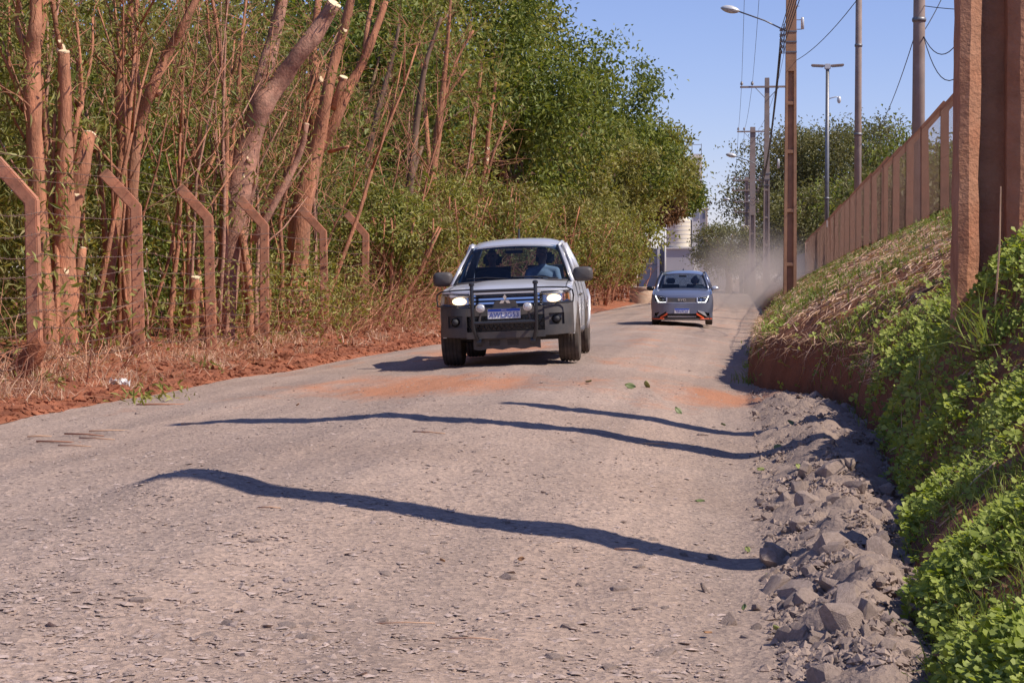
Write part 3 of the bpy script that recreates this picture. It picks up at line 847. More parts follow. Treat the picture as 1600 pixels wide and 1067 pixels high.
def scar(parent, ends, x, y, w, D, origin):
    """pale saw scar on the side of the limb that faces the road"""
    n = Vector((0.55, -0.8, 0.2)).normalized(); q = at(x, y, D); r = w / 2 * D / 3000
    best = min(((Vector((P[i].x - q.x, 0, P[i].z - q.z)).length, P[i], Rd[i]) for P, Rd in ends for i in range(len(P))), key=lambda t: t[0])
    p = best[1] + n * best[2] * 0.97
    Mx = n.to_track_quat('Z', 'Y').to_matrix().to_4x4() @ Matrix.Diagonal((1, 1.5, 1, 1))
    mb = MB(); mb.lathe([(r * 1.1, -0.05), (r, 0.0), (r * 0.8, 0.004)], 10, Mx)
    o = mb.build('cut_face', M['cut_wood'], parent); o.location = p - origin
def sprays(parent, tips, origin, per=14, L=0.9, rad=0.008, up=0.8, leaves=10, lmat='leaf_bamboo', ls=0.13, lw=0.028):
    """thin shoots and a few leaves growing from given points"""
    T = np.array([tuple(t - origin) for t in tips])
    T = np.repeat(T, per, 0) + rng.normal(0, 0.05, (len(tips) * per, 3))
    d = rng.normal(0, 0.6, T.shape); d[:, 2] += up
    P = wander(T, d, rng.uniform(0.5, 1.3, len(T)) * L, 6, 0.22)
    rr = np.linspace(1, 0.3, 6)[None] * rng.uniform(0.6, 1.2, (len(T), 1)) * rad
    V, F = stem_cloud(P, rr)
    np_obj('shoots', V, F, M['twig'], parent)['kind'] = 'stuff'
    if leaves:
        Q = P[:, 2:].reshape(-1, 3); Q = Q[rng.integers(0, len(Q), len(T) * leaves)] + rng.normal(0, 0.06, (len(T) * leaves, 3))
        V, F = leaf_cloud(Q, rng.uniform(0.7, 1.2, len(Q)) * ls, rng.uniform(0.7, 1.2, len(Q)) * lw, 0.5)
        np_obj('crown', V, F, M[lmat], parent)
def traced_tree(name, label, D, limbs, bark='bark_red', cuts=(), scars=(), spray=None, group=None):
    b = at(limbs[0][0][0], limbs[0][0][1], D); b.z = ground_z(b.x, b.y)
    t = thing(name, label, 'tree', b, 0, group)
    mb = MB(); ends = []
    for i, l in enumerate(limbs):
        P, Rd = limb(mb, l, D + 0.12 * (i % 3) * (i > 0), (-0.25, 0.2, 0.5)[i % 3], 9 if i == 0 else 8, ground=(l[0][1] > 520), seed=i * 13 + int(D * 7))
        ends.append((P, Rd))
    o = mb.build('trunk', M[bark], t, True); o.location = -b
    for i in cuts: cut_disc(t, ends[i][0], ends[i][1], b)
    for x, y, w in scars: scar(t, ends, x, y, w, D, b)
    if spray:
        tips = []
        for P, Rd in ends:
            tips += P[len(P) // 2::2]
        sprays(t, tips, b, **spray)
    return t

traced_tree('pruned_tree', 'tall straight forked trunk beside the leftmost bent post', 24.7,
    [[(78, 590, 36), (70, 470, 31), (62, 350, 29), (55, 200, 29), (53, 120, 29), (54, 70, 27), (60, 35, 21), (58, -30, 19)],
     [(85, 585, 12), (90, 420, 10), (84, 300, 8), (88, 180, 6)], [(55, 85, 24), (70, 30, 17), (74, -30, 15)], [(52, 110, 13), (42, 75, 12), (29, 40, 10), (33, 5, 7), (26, -25, 5)]], spray=dict(per=2, L=0.7))
traced_tree('pruned_tree', 'thick stump-like trunk with several sawn stubs at left', 25.1,
    [[(98, 590, 52), (98, 480, 46), (100, 400, 40), (103, 300, 31), (104, 200, 24), (103, 82, 19)],
     [(100, 430, 30), (112, 330, 34), (128, 262, 30), (141, 212, 24)], [(92, 575, 30), (108, 490, 24), (118, 450, 20), (131, 388, 13)],
     [(100, 90, 9), (92, 50, 8), (84, -20, 7)], [(110, 260, 12), (124, 180, 9), (130, 165, 8), (128, 90, 5), (122, 30, 4)], [(128, 170, 6), (146, 90, 5), (148, 30, 3)], [(95, 400, 20), (78, 320, 16), (74, 200, 12), (66, 120, 8)]],
    cuts=(0, 1, 2), scars=[(106, 84, 14), (105, 299, 10), (118, 428, 8), (90, 66, 5)], spray=dict(per=2, L=0.6))
traced_tree('pruned_tree', 'leaning multi-stemmed tree with sawn scar near the second post', 28.0,
    [[(205, 575, 24), (200, 470, 22), (203, 360, 20), (213, 240, 20), (224, 180, 22), (240, 140, 19), (262, 90, 16), (284, 50, 14), (318, -15, 12)],
     [(155, 578, 20), (165, 480, 19), (182, 340, 17), (192, 230, 15), (188, 130, 13), (204, 40, 10), (208, -30, 8)],
     [(185, 575, 18), (192, 430, 16), (188, 300, 14), (200, 190, 12), (212, 110, 10), (215, 20, 8), (222, -30, 7)],
     [(240, 150, 12), (252, 146, 11)], [(225, 170, 7), (212, 80, 6), (208, 0, 5)], [(145, 575, 13), (150, 520, 12), (166, 420, 12), (160, 300, 9), (150, 200, 6)]],
    scars=[(222, 174, 8)], spray=dict(per=2, L=0.8))
traced_tree('pruned_tree', 'slender cluster of thin bare stems behind the third post', 33.2,
    [[(345, 560, 16), (350, 430, 14), (352, 300, 12), (355, 200, 10), (345, 70, 7), (330, -20, 5)], [(335, 560, 12), (330, 420, 10), (310, 270, 9), (290, 190, 7), (272, 90, 5)],
     [(355, 300, 8), (372, 160, 7), (380, 60, 5), (390, -20, 4)], [(310, 280, 7), (316, 180, 6), (330, 100, 5), (325, 0, 4)], [(320, 560, 10), (300, 300, 8), (282, 250, 6)], [(392, 560, 14), (388, 430, 13), (372, 330, 10), (380, 270, 8)]],
    cuts=(5,), scars=[(385, 268, 6), (372, 262, 5)], spray=dict(per=3, L=0.7))
traced_tree('pruned_tree', 'big pale-barked tree with a thick sawn-off limb', 33.8,
    [[(352, 575, 30), (354, 470, 33), (362, 370, 40), (376, 280, 43), (396, 208, 40), (412, 165, 37), (436, 132, 33), (470, 85, 29), (498, 50, 27), (524, 8, 23)],
     [(384, 470, 14), (380, 400, 13), (388, 330, 12), (396, 300, 10)], [(396, 205, 32), (408, 140, 28), (418, 105, 27), (430, 60, 24), (441, 10, 22), (446, -40, 20)],
     [(372, 340, 9), (400, 290, 8), (388, 250, 6)], [(395, 380, 12), (440, 300, 12), (470, 240, 10), (480, 195, 9)]],
    bark='bark_pale', cuts=(0, 1, 4), scars=[(388, 258, 6), (386, 278, 6)], spray=dict(per=2, L=0.6))
traced_tree('pruned_tree', 'wide forking tree with mossy limbs behind the fifth post', 38.7,
    [[(466, 560, 38), (464, 430, 36), (472, 330, 34), (490, 255, 30), (504, 190, 22), (520, 110, 18), (538, 50, 15), (556, -25, 13)],
     [(498, 235, 20), (520, 200, 19), (546, 140, 18), (568, 100, 15), (586, 55, 12), (604, 5, 10)], [(448, 560, 26), (470, 400, 22), (486, 250, 20), (494, 150, 18), (490, 80, 14), (500, 0, 10)],
     [(520, 170, 12), (532, 140, 12), (538, 122, 13)], [(400, 345, 12), (445, 285, 14), (470, 230, 12), (480, 170, 11), (510, 112, 10)], [(570, 90, 10), (578, 30, 8), (590, -20, 6)], [(515, 238, 7), (545, 230, 5)]],
    cuts=(4, 3), scars=[(500, 137, 7), (542, 52, 7)], spray=dict(per=3, L=0.8))
traced_tree('slim_tree', 'slim reddish trunk fanning into bare twigs left of the truck', 56.5,
    [[(668, 420, 17), (674, 330, 15), (679, 250, 14), (688, 180, 11), (696, 110, 8), (702, 40, 5), (706, -20, 4)], [(690, 170, 7), (712, 100, 5), (740, 50, 4)], [(676, 300, 9), (668, 220, 8), (662, 130, 6), (656, 60, 4)], [(684, 200, 6), (700, 150, 5), (730, 110, 4)]],
    spray=dict(per=6, L=1.6, rad=0.011, up=1.0, leaves=7, lmat='leaf_pale'))
traced_tree('slim_tree', 'dark crooked trunk leaning left in the thicket gap', 53.0,
    [[(636, 400, 15), (640, 300, 13), (648, 220, 12), (660, 130, 9), (672, 80, 7), (690, 30, 5)], [(565, 380, 10), (572, 260, 10), (590, 180, 9), (612, 100, 7), (625, 40, 5)], [(640, 290, 8), (660, 230, 6)]], bark='bark_grey', spray=dict(per=5, L=1.4, up=1.0, leaves=8, lmat='leaf_pale'))
traced_tree('slim_tree', 'group of leaning reddish stems just left of the truck roof', 63.5,
    [[(722, 420, 15), (728, 330, 13), (735, 250, 11), (742, 180, 8), (752, 110, 5)], [(728, 400, 12), (750, 320, 10), (760, 250, 9), (764, 200, 6), (775, 130, 4)], [(716, 410, 10), (720, 340, 8), (712, 270, 6), (700, 200, 4)], [(755, 300, 7), (768, 250, 5), (790, 190, 4)]],
    cuts=(), scars=[(757, 229, 5), (750, 249, 5)], spray=dict(per=6, L=1.6, up=1.0, leaves=9, lmat='leaf_pale'))
# sawn-off stubs by the fence
for i, (x, y0, y1, w, D, lab) in enumerate([(302, 575, 433, 17, 30.4, 'short sawn-off stump with pale top beside the third post')]):
    b = at(x, y0, D); b.z = ground_z(b.x, b.y)
    t = thing('cut_stump', lab, 'stump', b)
    mb = MB(); P, Rd = limb(mb, [(x - 3, y0, w * 1.2), (x, (y0 + y1) / 2, w), (x + 4, y1, w * .95)], D, 0, 9, True)
    o = mb.build('trunk', M['bark_red'], t, True); o.location = -b
    cut_disc(t, P, Rd, b)

# slender stems standing deeper in the thicket
GAPS = ['left of fence post one', 'between fence posts one and two', 'between fence posts two and three', 'between fence posts three and four', 'between fence posts four and five', 'between fence posts five and six', 'between fence posts six and seven', 'just past fence post seven', 'past fence post eight', 'behind fence post nine', 'towards the pickup']
DEEP = ['', '', ', second into the wood', ', third into the wood', ', fourth into the wood', ', fifth into the wood', ', sixth into the wood', ', seventh into the wood', ', eighth into the wood', ', ninth into the wood']
seen_lab = {}
def stem_label(x, y, r, pale):
    D = y * CY - x * SY; px = 800 + 3000 * (x * CY + y * SY) / D
    g = GAPS[min(len(GAPS) - 1, sum(px > p for p in fp_x[1:]))]
    s = ('thin', 'slender', 'stout')[0 if r < .034 else 1 if r < .048 else 2] + (' pale' if pale else ' red-brown')
    lab = f'{s} thicket stem {g}'
    seen_lab[lab] = seen_lab.get(lab, 0) + 1
    k = seen_lab[lab]
    return lab + DEEP[min(k, 9)]
def slim_stem(x, y, h, r, bark):
    z = ground_z(x, y) - 0.1
    t = thing('thicket_stem', stem_label(x, y, r, bark == M['bark_pale']), 'sapling', (x, y, z), 0, 'slender stems in the roadside thicket')
    mb = MB()
    lean = Vector((rnd.gauss(0.03, 0.09), rnd.gauss(0, 0.09), 1)).normalized()
    P = [Vector((0, 0, 0))]; d = lean
    for k in range(7):
        d = (d + Vector((rnd.gauss(0, 0.08), rnd.gauss(0, 0.08), 0.03))).normalized(); P.append(P[-1] + d * h / 7)
    mb.tube(P, [r * (1 - 0.1 * k) for k in range(8)], 7)
    tips = []
    for k in (3, 4, 5, 6):
        dd = Vector((rnd.gauss(0, 0.7), rnd.gauss(0, 0.7), 0.9)).normalized()
        L = rnd.uniform(0.6, 1.6)
        Q = [P[k], P[k] + dd * L * 0.5 + Vector((0, 0, 0.05)), P[k] + dd * L + Vector((0, 0, 0.3))]
        mb.tube(Q, [r * 0.45, r * 0.32, r * 0.15], 5); tips.append(Q[-1])
    mb.build('trunk', bark, t, True)
    sprays(t, tips + [P[-1]], Vector((0, 0, 0)), per=4, L=0.9, leaves=4)
for i in range(60):
    D = rnd.uniform(24, 40) if i % 3 else rnd.uniform(36, 64); X = -8.35 - abs(rnd.gauss(0, 0.55)) - (rnd.random() * 1.2 if i % 2 else 0)
    px_ok = X
    slim_stem(X, D, rnd.uniform(4.0, 6.8), rnd.uniform(0.016, 0.055), M['bark_pale'] if rnd.random() < 0.3 else M['bark_red'])

# ------------------------------------------------------------------ thicket foliage, brush, verge grass
def clumped(n_clump, per, fn, sig):
    c = fn(n_clump); return np.repeat(c, per, 0) + rng.normal(0, 1, (n_clump * per, 3)) * sig
def wall_pts(n, y0, y1, x0, x1, z0, z1):
    y = 1 / rng.uniform(1 / y1, 1 / y0, n)
    return np.stack([rng.uniform(x0, x1, n), y, rng.uniform(0, 1, n) ** 0.9 * (z1 - z0) + z0], 1)
P = clumped(1900, 60, lambda n: wall_pts(n, 20, 75, -15, -9.85, 0.7, 7.6), np.array([0.36, 0.36, 0.3]))
gapn = fbm(P[:, 1] * 0.42, P[:, 2] * 0.55, 77, 3)
P = P[(gapn + rng.uniform(-.08, .08, len(P)) > -0.07) | (P[:, 0] < -12.2)]
V, F = leaf_cloud(P, rng.uniform(0.15, 0.32, len(P)), rng.uniform(0.03, 0.055, len(P)), 0.7, 0.1)
P2 = clumped(60, 46, lambda n: wall_pts(n, 23, 42, -9.7, -8.5, 0.5, 6.2), np.array([0.3, 0.3, 0.25]))
V2, F2 = leaf_cloud(P2, rng.uniform(0.14, 0.28, len(P2)), rng.uniform(0.03, 0.05, len(P2)), 0.7, 0.1)
V, F = np.concatenate([V, V2]), np.concatenate([F, F2 + len(V)])
tag(np_obj('bamboo_thicket', V, F, M['leaf_bamboo']), 'wall of narrow green leaves filling the wood behind the trunks', 'thicket', kind='stuff')
P = clumped(420, 60, lambda n: wall_pts(n, 30, 64, -11.2, -9.5, 0.6, 4.6), np.array([0.34, 0.34, 0.3]))
V, F = leaf_cloud(P, rng.uniform(0.08, 0.16, len(P)), rng.uniform(0.04, 0.075, len(P)), 0.3, 0.4)
tag(np_obj('understorey_shrubs', V, F, M['leaf_dense']), 'broad-leaved green shrubs growing between the trunks behind the fence', 'shrubs', kind='stuff')
P = clumped(800, 42, lambda n: wall_pts(n, 20, 130, -9.3, -7.5, 0.2, 1.8), np.array([0.3, 0.3, 0.25]))
P = P[(P[:, 0] < left_x(P[:, 1]) - 0.5) & (rng.uniform(0, 1, len(P)) < np.clip((P[:, 1] - 30) / 10, 0.07, 1))]
V, F = leaf_cloud(P, rng.uniform(0.08, 0.17, len(P)), rng.uniform(0.03, 0.06, len(P)), 0.3, 0.4)
tag(np_obj('fence_weeds', V, F, M['leaf_pale']), 'dusty low weeds and creepers along the barbed wire fence', 'weeds', kind='stuff')
# tangle of dry shoots
n = 5200
y = 1 / rng.uniform(1 / 130.0, 1 / 19.0, n)
x = np.minimum(left_x(y) - 0.35, -7.3) - rng.exponential(0.9, n)
P0 = np.stack([x, y, verge_z(x, y)], 1)
far = np.clip((y - 33) / 10, 0.0, 1)
ok = rng.uniform(0, 1, n) < 0.09 + 0.91 * far
P0 = P0[ok]; y = y[ok]; far = far[ok]; n = len(P0)
d = rng.normal(0, 0.55, (n, 3)); d[:, 2] = np.abs(d[:, 2]) + 0.5; d[:, 0] += 0.12
P = wander(P0, d, rng.uniform(0.5, 1.6, n) * (1 + far), 7, 0.3, 0.10)
V, F = stem_cloud(P, np.linspace(1, 0.3, 7)[None] * rng.uniform(0.004, 0.011, (n, 1)) * np.clip(y / 40, 0.9, 2.0)[:, None])
tag(np_obj('dry_brush', V, F, M['twig']), 'tangle of dry reddish shoots along the foot of the fence', 'brush', kind='stuff')
n = 2600
P0 = wall_pts(n, 34, 125, -10.2, -7.7, 0.6, 6.0)
P0[:, 0] = np.where(P0[:, 1] < 60, P0[:, 0] - 1.2, P0[:, 0])
d = rng.normal(0, 0.6, (n, 3)); d[:, 2] += 0.7
P = wander(P0, d, rng.uniform(0.6, 1.7, n), 6, 0.28)
V, F = stem_cloud(P, np.linspace(1, 0.3, 6)[None] * rng.uniform(0.003, 0.008, (n, 1)) * np.clip(P0[:, 1:2] / 40, 0.8, 2))
tag(np_obj('bare_twigs', V, F, M['twig']), 'fine bare reddish twigs rising through the thicket', 'twigs', kind='stuff')
# grass and straw on the verge
n = 380; k = 18
y = 1 / rng.uniform(1 / 110.0, 1 / 17.0, n) ** 1.0; x = left_x(y) - rng.uniform(0.35, 2.2, n)
x = np.repeat(x, k) + rng.normal(0, 0.10, n * k); y = np.repeat(y, k) + rng.normal(0, 0.12, n * k)
P = np.stack([x, y, verge_z(x, y)], 1)
V, F = blade_cloud(P, rng.normal(0, 0.6, (n * k, 3)) + np.array([0.2, -0.1, 0.8]), rng.uniform(0.1, 0.4, n * k), rng.uniform(0.006, 0.012, n * k) * np.clip(y / 25, 0.8, 2), 0.8)
tag(np_obj('verge_grass', V, F, M['straw']), 'dry grass scattered over the red verge', 'dry grass', kind='stuff')
P = np.concatenate([np.array([tuple(at(px, py, D))]) + rng.normal(0, 1, (60, 3)) * np.array([0.2, 0.25, 0.06]) for px, py, D in ((222, 612, 20.5), (236, 598, 21.5), (255, 590, 22.5), (60, 572, 21.5), (70, 520, 21.8), (318, 562, 26))])
P[:, 2] = np.array([ground_z(a, b) for a, b in P[:, :2]]) + rng.uniform(0.0, 0.10, len(P))
P = P[::2]
V, F = leaf_cloud(P, rng.uniform(0.07, 0.16, len(P)), rng.uniform(0.025, 0.045, len(P)), 0.1, 0.5)
tag(np_obj('verge_sprigs', V, F, M['leaf_pale']), 'small fresh green sprigs on the edge of the left verge', 'weeds', kind='stuff')
# leaning red slab and scrap of litter on the verge
me = hull_mesh('red_slab', 22, 501, 0.3, M['red_soil'])
o = link(bpy.data.objects.new('red_slab', me)); q = at(42, 560, 21.6); o.location = (q.x, q.y, ground_z(q.x, q.y) + 0.19); o.scale = (0.62, 0.36, 0.5); o.rotation_euler = (R(70), R(-48), R(-8))
tag(o, 'reddish slab of rock leaning at the foot of the leftmost post', 'rock')
mb = MB(); mb.grid(lambda u, v: ((u - .5) * .22, (v - .5) * .14, 0.04 + 0.05 * math.sin(u * 7) * math.cos(v * 5) + 0.03 * math.sin(u * 17 + v * 9)), 8, 6, (0, 0, -0.003))
o = mb.build('litter', plain('white_plastic', (0.75, 0.72, 0.7), 0.5)); q = at(186, 581, 22.5); o.location = (q.x, q.y, ground_z(q.x, q.y) + 0.02)
tag(o, 'crumpled scrap of white litter on the red verge', 'litter')

# ------------------------------------------------------------------ crowned trees beyond
def crown_tree(name, label, x, y, h, r, base, nclump, per, leaf, mat, bark='bark_grey', group='trees along the left roadside', squash=0.8, trunk_r=None, sig=0.16, flat_top=False, z0=None, lean=0.0):
    x -= lean
    g = ground_z(x, y) if z0 is None else z0
    t = thing(name, label, 'tree', (x, y, g), 0, group)
    cz = (h + base) / 2; rz = (h - base) / 2
    # clump centres: through the crown's volume, denser toward its surface
    d = norm(rng.normal(0, 1, (nclump, 3))); rad = rng.uniform(0.25, 1, nclump) ** 0.45
    lump = 1 + 0.28 * np.sin(d[:, 0] * 3.1 + x) * np.cos(d[:, 1] * 2.7 + y) + 0.22 * np.sin(d[:, 2] * 5 + x * 2)
    C = d * (rad * lump)[:, None] * np.array([r, r, rz])
    if flat_top: C[:, 2] = np.where(C[:, 2] > 0, C[:, 2] * (1 - 0.35 * (np.hypot(C[:, 0], C[:, 1]) / r) ** 2), C[:, 2] * 0.8)
    C += np.array([lean, 0, cz])
    sg = r * sig * rng.uniform(0.7, 1.3, (nclump, 1))
    P = np.repeat(C, per, 0) + rng.normal(0, 1, (nclump * per, 3)) * np.repeat(sg, per, 0) * np.array([1, 1, 0.7])
    V, F = leaf_cloud(P, rng.uniform(0.7, 1.3, len(P)) * leaf, rng.uniform(0.7, 1.3, len(P)) * leaf * 0.5, 0.3, 0.5)
    np_obj('crown', V, F, M[mat], t)
    mb = MB(); tr = trunk_r or h * 0.018
    fork = Vector((lean * 0.3, 0, base * 0.8 + 0.1 * h))
    mb.tube([(0, 0, -0.3), (rnd.gauss(0, .1), rnd.gauss(0, .1), fork.z * 0.5), fork], [tr * 1.3, tr, tr * 0.85], 9)
    for c in C[rng.permutation(nclump)[:min(16, nclump)]]:
        c = Vector(c); m_ = fork.lerp(c, 0.5) + Vector((rnd.gauss(0, .15), rnd.gauss(0, .15), 0.12 * h * 0.3))
        mb.tube([fork, m_, c], [tr * 0.5, tr * 0.32, tr * 0.1], 6)
    mb.build('trunk', M[bark], t, True)
    return t
def pos(px, D): q = at(px, 435, D); return q.x, q.y
LT = [  # px, D, height, radius, base, material, label
    (640, 66, 12.0, 3.2, 3.4, 'leaf_pale', 'leafy light green tree above the thicket left of the truck'),
    (560, 60, 12.0, 3.2, 2.6, 'leaf_dense', 'dark green tree filling the gap behind the mossy forked tree'),
    (745, 77, 14.2, 3.7, 3.0, 'leaf_pale', 'tall yellow-green tree above the truck cab'),
    (690, 73, 13.6, 3.2, 3.0, 'leaf_dense', 'dense green tree right behind the bare fanned twigs'),
    (835, 82, 13.4, 3.5, 3.2, 'leaf_dense', 'tallest dense dark green tree against the sky on the left'),
    (800, 72, 11.5, 2.8, 4.0, 'leaf_dense', 'deep green tree below the tallest crown, over the pickup'),
    (885, 92, 8.2, 2.6, 1.8, 'leaf_pale', 'rounded pale green bush-like tree behind the thin white post'),
    (960, 122, 14.6, 3.6, 5.5, 'leaf_dense', 'dark rounded tree standing out against the sky past the palm'),
    (1000, 128, 11.6, 2.9, 5.6, 'leaf_pale', 'light green tree stepping down towards the road end'),
    (950, 108, 9.4, 2.4, 1.9, 'leaf_pale', 'pale dusty leafy tree at the roadside above the grey car'),
    (1032, 150, 12.6, 2.9, 6.6, 'leaf_pale', 'olive tree with sparse crown edge near the factory tower'),
    (1060, 150, 9.6, 2.0, 6.2, 'leaf_dense', 'dark overhanging crown hiding the factory building'),
    (1030, 140, 8.8, 1.7, 5.8, 'leaf_brown', 'brownish dry crown beside the dark overhanging tree'),
]
for px, D, h, r, base, mt, lab in LT:
    x, y = pos(px, D)
    crown_tree('leafy_tree', lab, x, y, h, r, base, 100, 115, 0.16 + D * 0.0011, mt, sig=.17, lean=4.0 if px > 990 else 0.0, trunk_r=.13 if px > 990 else None)
# taller wood behind, closes the view to the left
for i in range(22):
    y = 22 + i * 5.0 + rnd.uniform(-2, 2); x = -14.0 - rnd.uniform(0, 6)
    crown_tree('wood_tree', 'tall dense tree in the wood far behind the fence', x, y, rnd.uniform(8.5, 10.5) + y * 0.012, 4.0, 0.3, 80, 60, 0.34, 'leaf_dense', group='tall trees of the wood behind the thicket', sig=0.2)
# leafy roadside bushes with many brown stems between the truck and the road end
def stem_bush(x, y, h, r, mat, label):
    g = ground_z(x, y)
    t = thing('roadside_bush', label, 'bush', (x, y, g), 0, 'stemmy bushes along the left roadside')
    mb = MB()
    for k in range(9):
        a = rnd.uniform(0, 6.28); d = Vector((math.cos(a) * 0.32, math.sin(a) * 0.32, 1))
        P = [Vector((math.cos(a) * 0.2, math.sin(a) * 0.2, -0.1))]
        for j in range(5):
            d = (d + Vector((rnd.gauss(0, .13), rnd.gauss(0, .13), .1))).normalized(); P.append(P[-1] + d * h * 0.18)
        rr = rnd.uniform(0.025, 0.06); mb.tube(P, [rr * (1 - .13 * j) for j in range(6)], 6)
    mb.build('stems', M['bark_red'], t, True)
    n = 150
    T = np.stack([rng.normal(0, r * .45, n), rng.normal(0, r * .45, n), rng.uniform(0.1, 0.75, n) * h], 1)
    d = rng.normal(0, 0.45, (n, 3)); d[:, 2] += 0.8
    P = wander(T, d, rng.uniform(0.4, 1.0, n) * h * 0.4, 6, 0.2)
    V, F = stem_cloud(P, np.linspace(1, .3, 6)[None] * rng.uniform(.007, .016, (n, 1)) * max(1, y / 60)); np_obj('shoots', V, F, M['twig'], t)['kind'] = 'stuff'
    n = 4200
    c = norm(rng.normal(0, 1, (60, 3))) * rng.uniform(.3, 1, (60, 1)) ** .5 * np.array([r, r, h * .42]) + np.array([0, 0, h * .62])
    Q = np.repeat(c, 70, 0) + rng.normal(0, r * .17, (n, 3))
    V, F = leaf_cloud(Q, rng.uniform(.7, 1.3, n) * (.10 + y * .0013), rng.uniform(.7, 1.3, n) * (.04 + y * .0005), .3, .4); np_obj('crown', V, F, M[mat], t)
for i, (px, D, h, r) in enumerate([(700, 54, 4.2, 1.3), (765, 60, 4.6, 1.4), (815, 66, 4.2, 1.4), (855, 74, 4.8, 1.5), (890, 80, 4.4, 1.5), (915, 88, 4.8, 1.6), (940, 95, 4.4, 1.6), (950, 103, 5.0, 1.6), (965, 112, 4.6, 1.5), (978, 122, 5.2, 1.4), (640, 47, 3.2, 1.1), (590, 43, 3.0, 1.0)]):
    x, y = pos(px, D)
    stem_bush(x, y, h, r, ('leaf_pale', 'leaf_bamboo')[i % 2], ['stemmy bush between the fence and the truck bonnet', 'stemmy bush directly behind the pickup cab', 'stemmy bush over the right half of the pickup roof', 'bush right behind the pickup wing mirror', 'bush left of the thin white roadside post', 'bush at the foot of the thin white roadside post', 'dry-looking bush right of the thin white post', 'bush left of the concrete ring', 'tall bush behind the concrete ring', 'last bush before the factory building', 'low leafy bush near the sixth fence post', 'low leafy bush near the fifth fence post'][i])
# palm showing its fronds between the two tallest crowns
x, y = pos(922, 104); pt = thing('palm_tree', 'feathery palm between the two tallest roadside crowns', 'palm', (x, y, ground_z(x, y)))
mb = MB(); mb.tube([(0, 0, -.2), (.1, 0, 4), (.15, 0, 8.2)], [.16, .13, .11], 8); mb.build('trunk', M['bark_grey'], pt, True)
for k in range(13):
    a = k * 2.4; el = rnd.uniform(.5, 1.2); d = Vector((math.cos(a) * math.cos(el), math.sin(a) * math.cos(el), math.sin(el)))
    P = [Vector((.15, 0, 8.2))]
    for j in range(8): d = (d + Vector((0, 0, -.13))).normalized(); P.append(P[-1] + d * .33)
    Pn = np.array([tuple(p) for p in P]); t_ = rng.uniform(0, 7.99, 70); i0 = t_.astype(int); Q = Pn[i0] + (Pn[i0 + 1] - Pn[i0]) * (t_ - i0)[:, None]
    side = np.array(Vector((-math.sin(a), math.cos(a), 0))); ax = side[None] * rng.choice([-1, 1], 70)[:, None] + np.array([0, 0, -.5])
    V, F = leaf_cloud(Q, .6, .05, 0, .3, axis=ax); np_obj('frond', V, F, M['leaf_pale'], pt)
# ------------------------------------------------------------------ right fence on top of the bank
FX = 4.3
def fx_at(y): return FX + max(0.0, (y - 60)) * 0.004
fence_r = thing('bank_fence', 'long concrete post and wire mesh fence along the top of the bank', 'fence', (FX, 40, ground_z(FX, 40)))
o0 = Vector(fence_r.location)
rp = []
pm = None
y = 16.2
while y < 128:
    x = fx_at(y); g = ground_z(x, y); rp.append(Vector((x, y, g)))
    if pm is None:
        o = bent_post(2.15, 0.17, 0.75, 1).build('post', M['post_rust_shade'], fence_r, bevel=0.012); pm = o.data
    else:
        o = link(bpy.data.objects.new('post', pm), fence_r)
    o.location = rp[-1] - o0; o.rotation_euler = (rnd.gauss(0, .008), rnd.gauss(0, .012), rnd.gauss(0, .05))
    y += 4.1
def mesh_top(y): return float(np.interp(y, [p.y for p in rp], [p.z for p in rp]))
n = 1300
y0 = np.linspace(rp[0].y, rp[-1].y - 2.2, n)
segs = []
for sg in (0, 1):
    ya = y0 if sg == 0 else y0 + 2.1; yb = y0 + 2.1 if sg == 0 else y0
    za = np.interp(ya, [p.y for p in rp], [p.z for p in rp]) + 0.06; zb = np.interp(yb, [p.y for p in rp], [p.z for p in rp]) + 2.1
    xa = np.array([fx_at(v) for v in ya]) - 0.10
    xb = np.array([fx_at(v) for v in yb]) - 0.10
    segs.append(np.stack([np.stack([xa, ya, za], 1), np.stack([(xa + xb) / 2, (ya + yb) / 2, (za + zb) / 2], 1), np.stack([xb, yb, zb], 1)], 1) - np.array(o0))
P = np.concatenate(segs)
V, F = stem_cloud(P, np.full((len(P), 3), 0.0013))
o = np_obj('wire_mesh', V, F, M['wire'], fence_r); o['kind'] = 'stuff'
for z in (0.1, 1.1, 2.1):
    mb = MB(); mb.tube([p - o0 + Vector((-0.1, 0, z)) for p in rp], 0.0025, 4); mb.build('wire', M['wire'], fence_r, fix=False)
for t in (0.3, 0.62, 0.95):
    mb = MB(); mb.tube([p - o0 + Vector((0.75 * math.sin(R(42)) * t - .05, 0, 2.15 + 0.75 * math.cos(R(42)) * t + .04)) for p in rp], 0.003, 4); mb.build('wire', M['wire'], fence_r, fix=False)
mb = MB(); mb.box((0, 0, 0), (0.02, 0.5, 0.32)); o = mb.build('notice_board', plain('white_board', (.75, .73, .7), .6))
q = at(1296, 350, 92); o.location = (fx_at(92) - .12, q.y, q.z); tag(o, 'small white notice board hanging on the bank fence', 'sign')
# boundary wall where the fence ends; its dark colour stands for the shadow there
mb = MB(); mb.box((0, 0, 0), (0.25, 60, 2.6)); o = mb.build('boundary_wall', plain('shadow_dark_wall', (.16, .13, .12), .95), bevel=.02); o.location = (4.9, 160, 1.9)
tag(o, 'dark boundary wall beyond the end of the bank fence', 'wall')

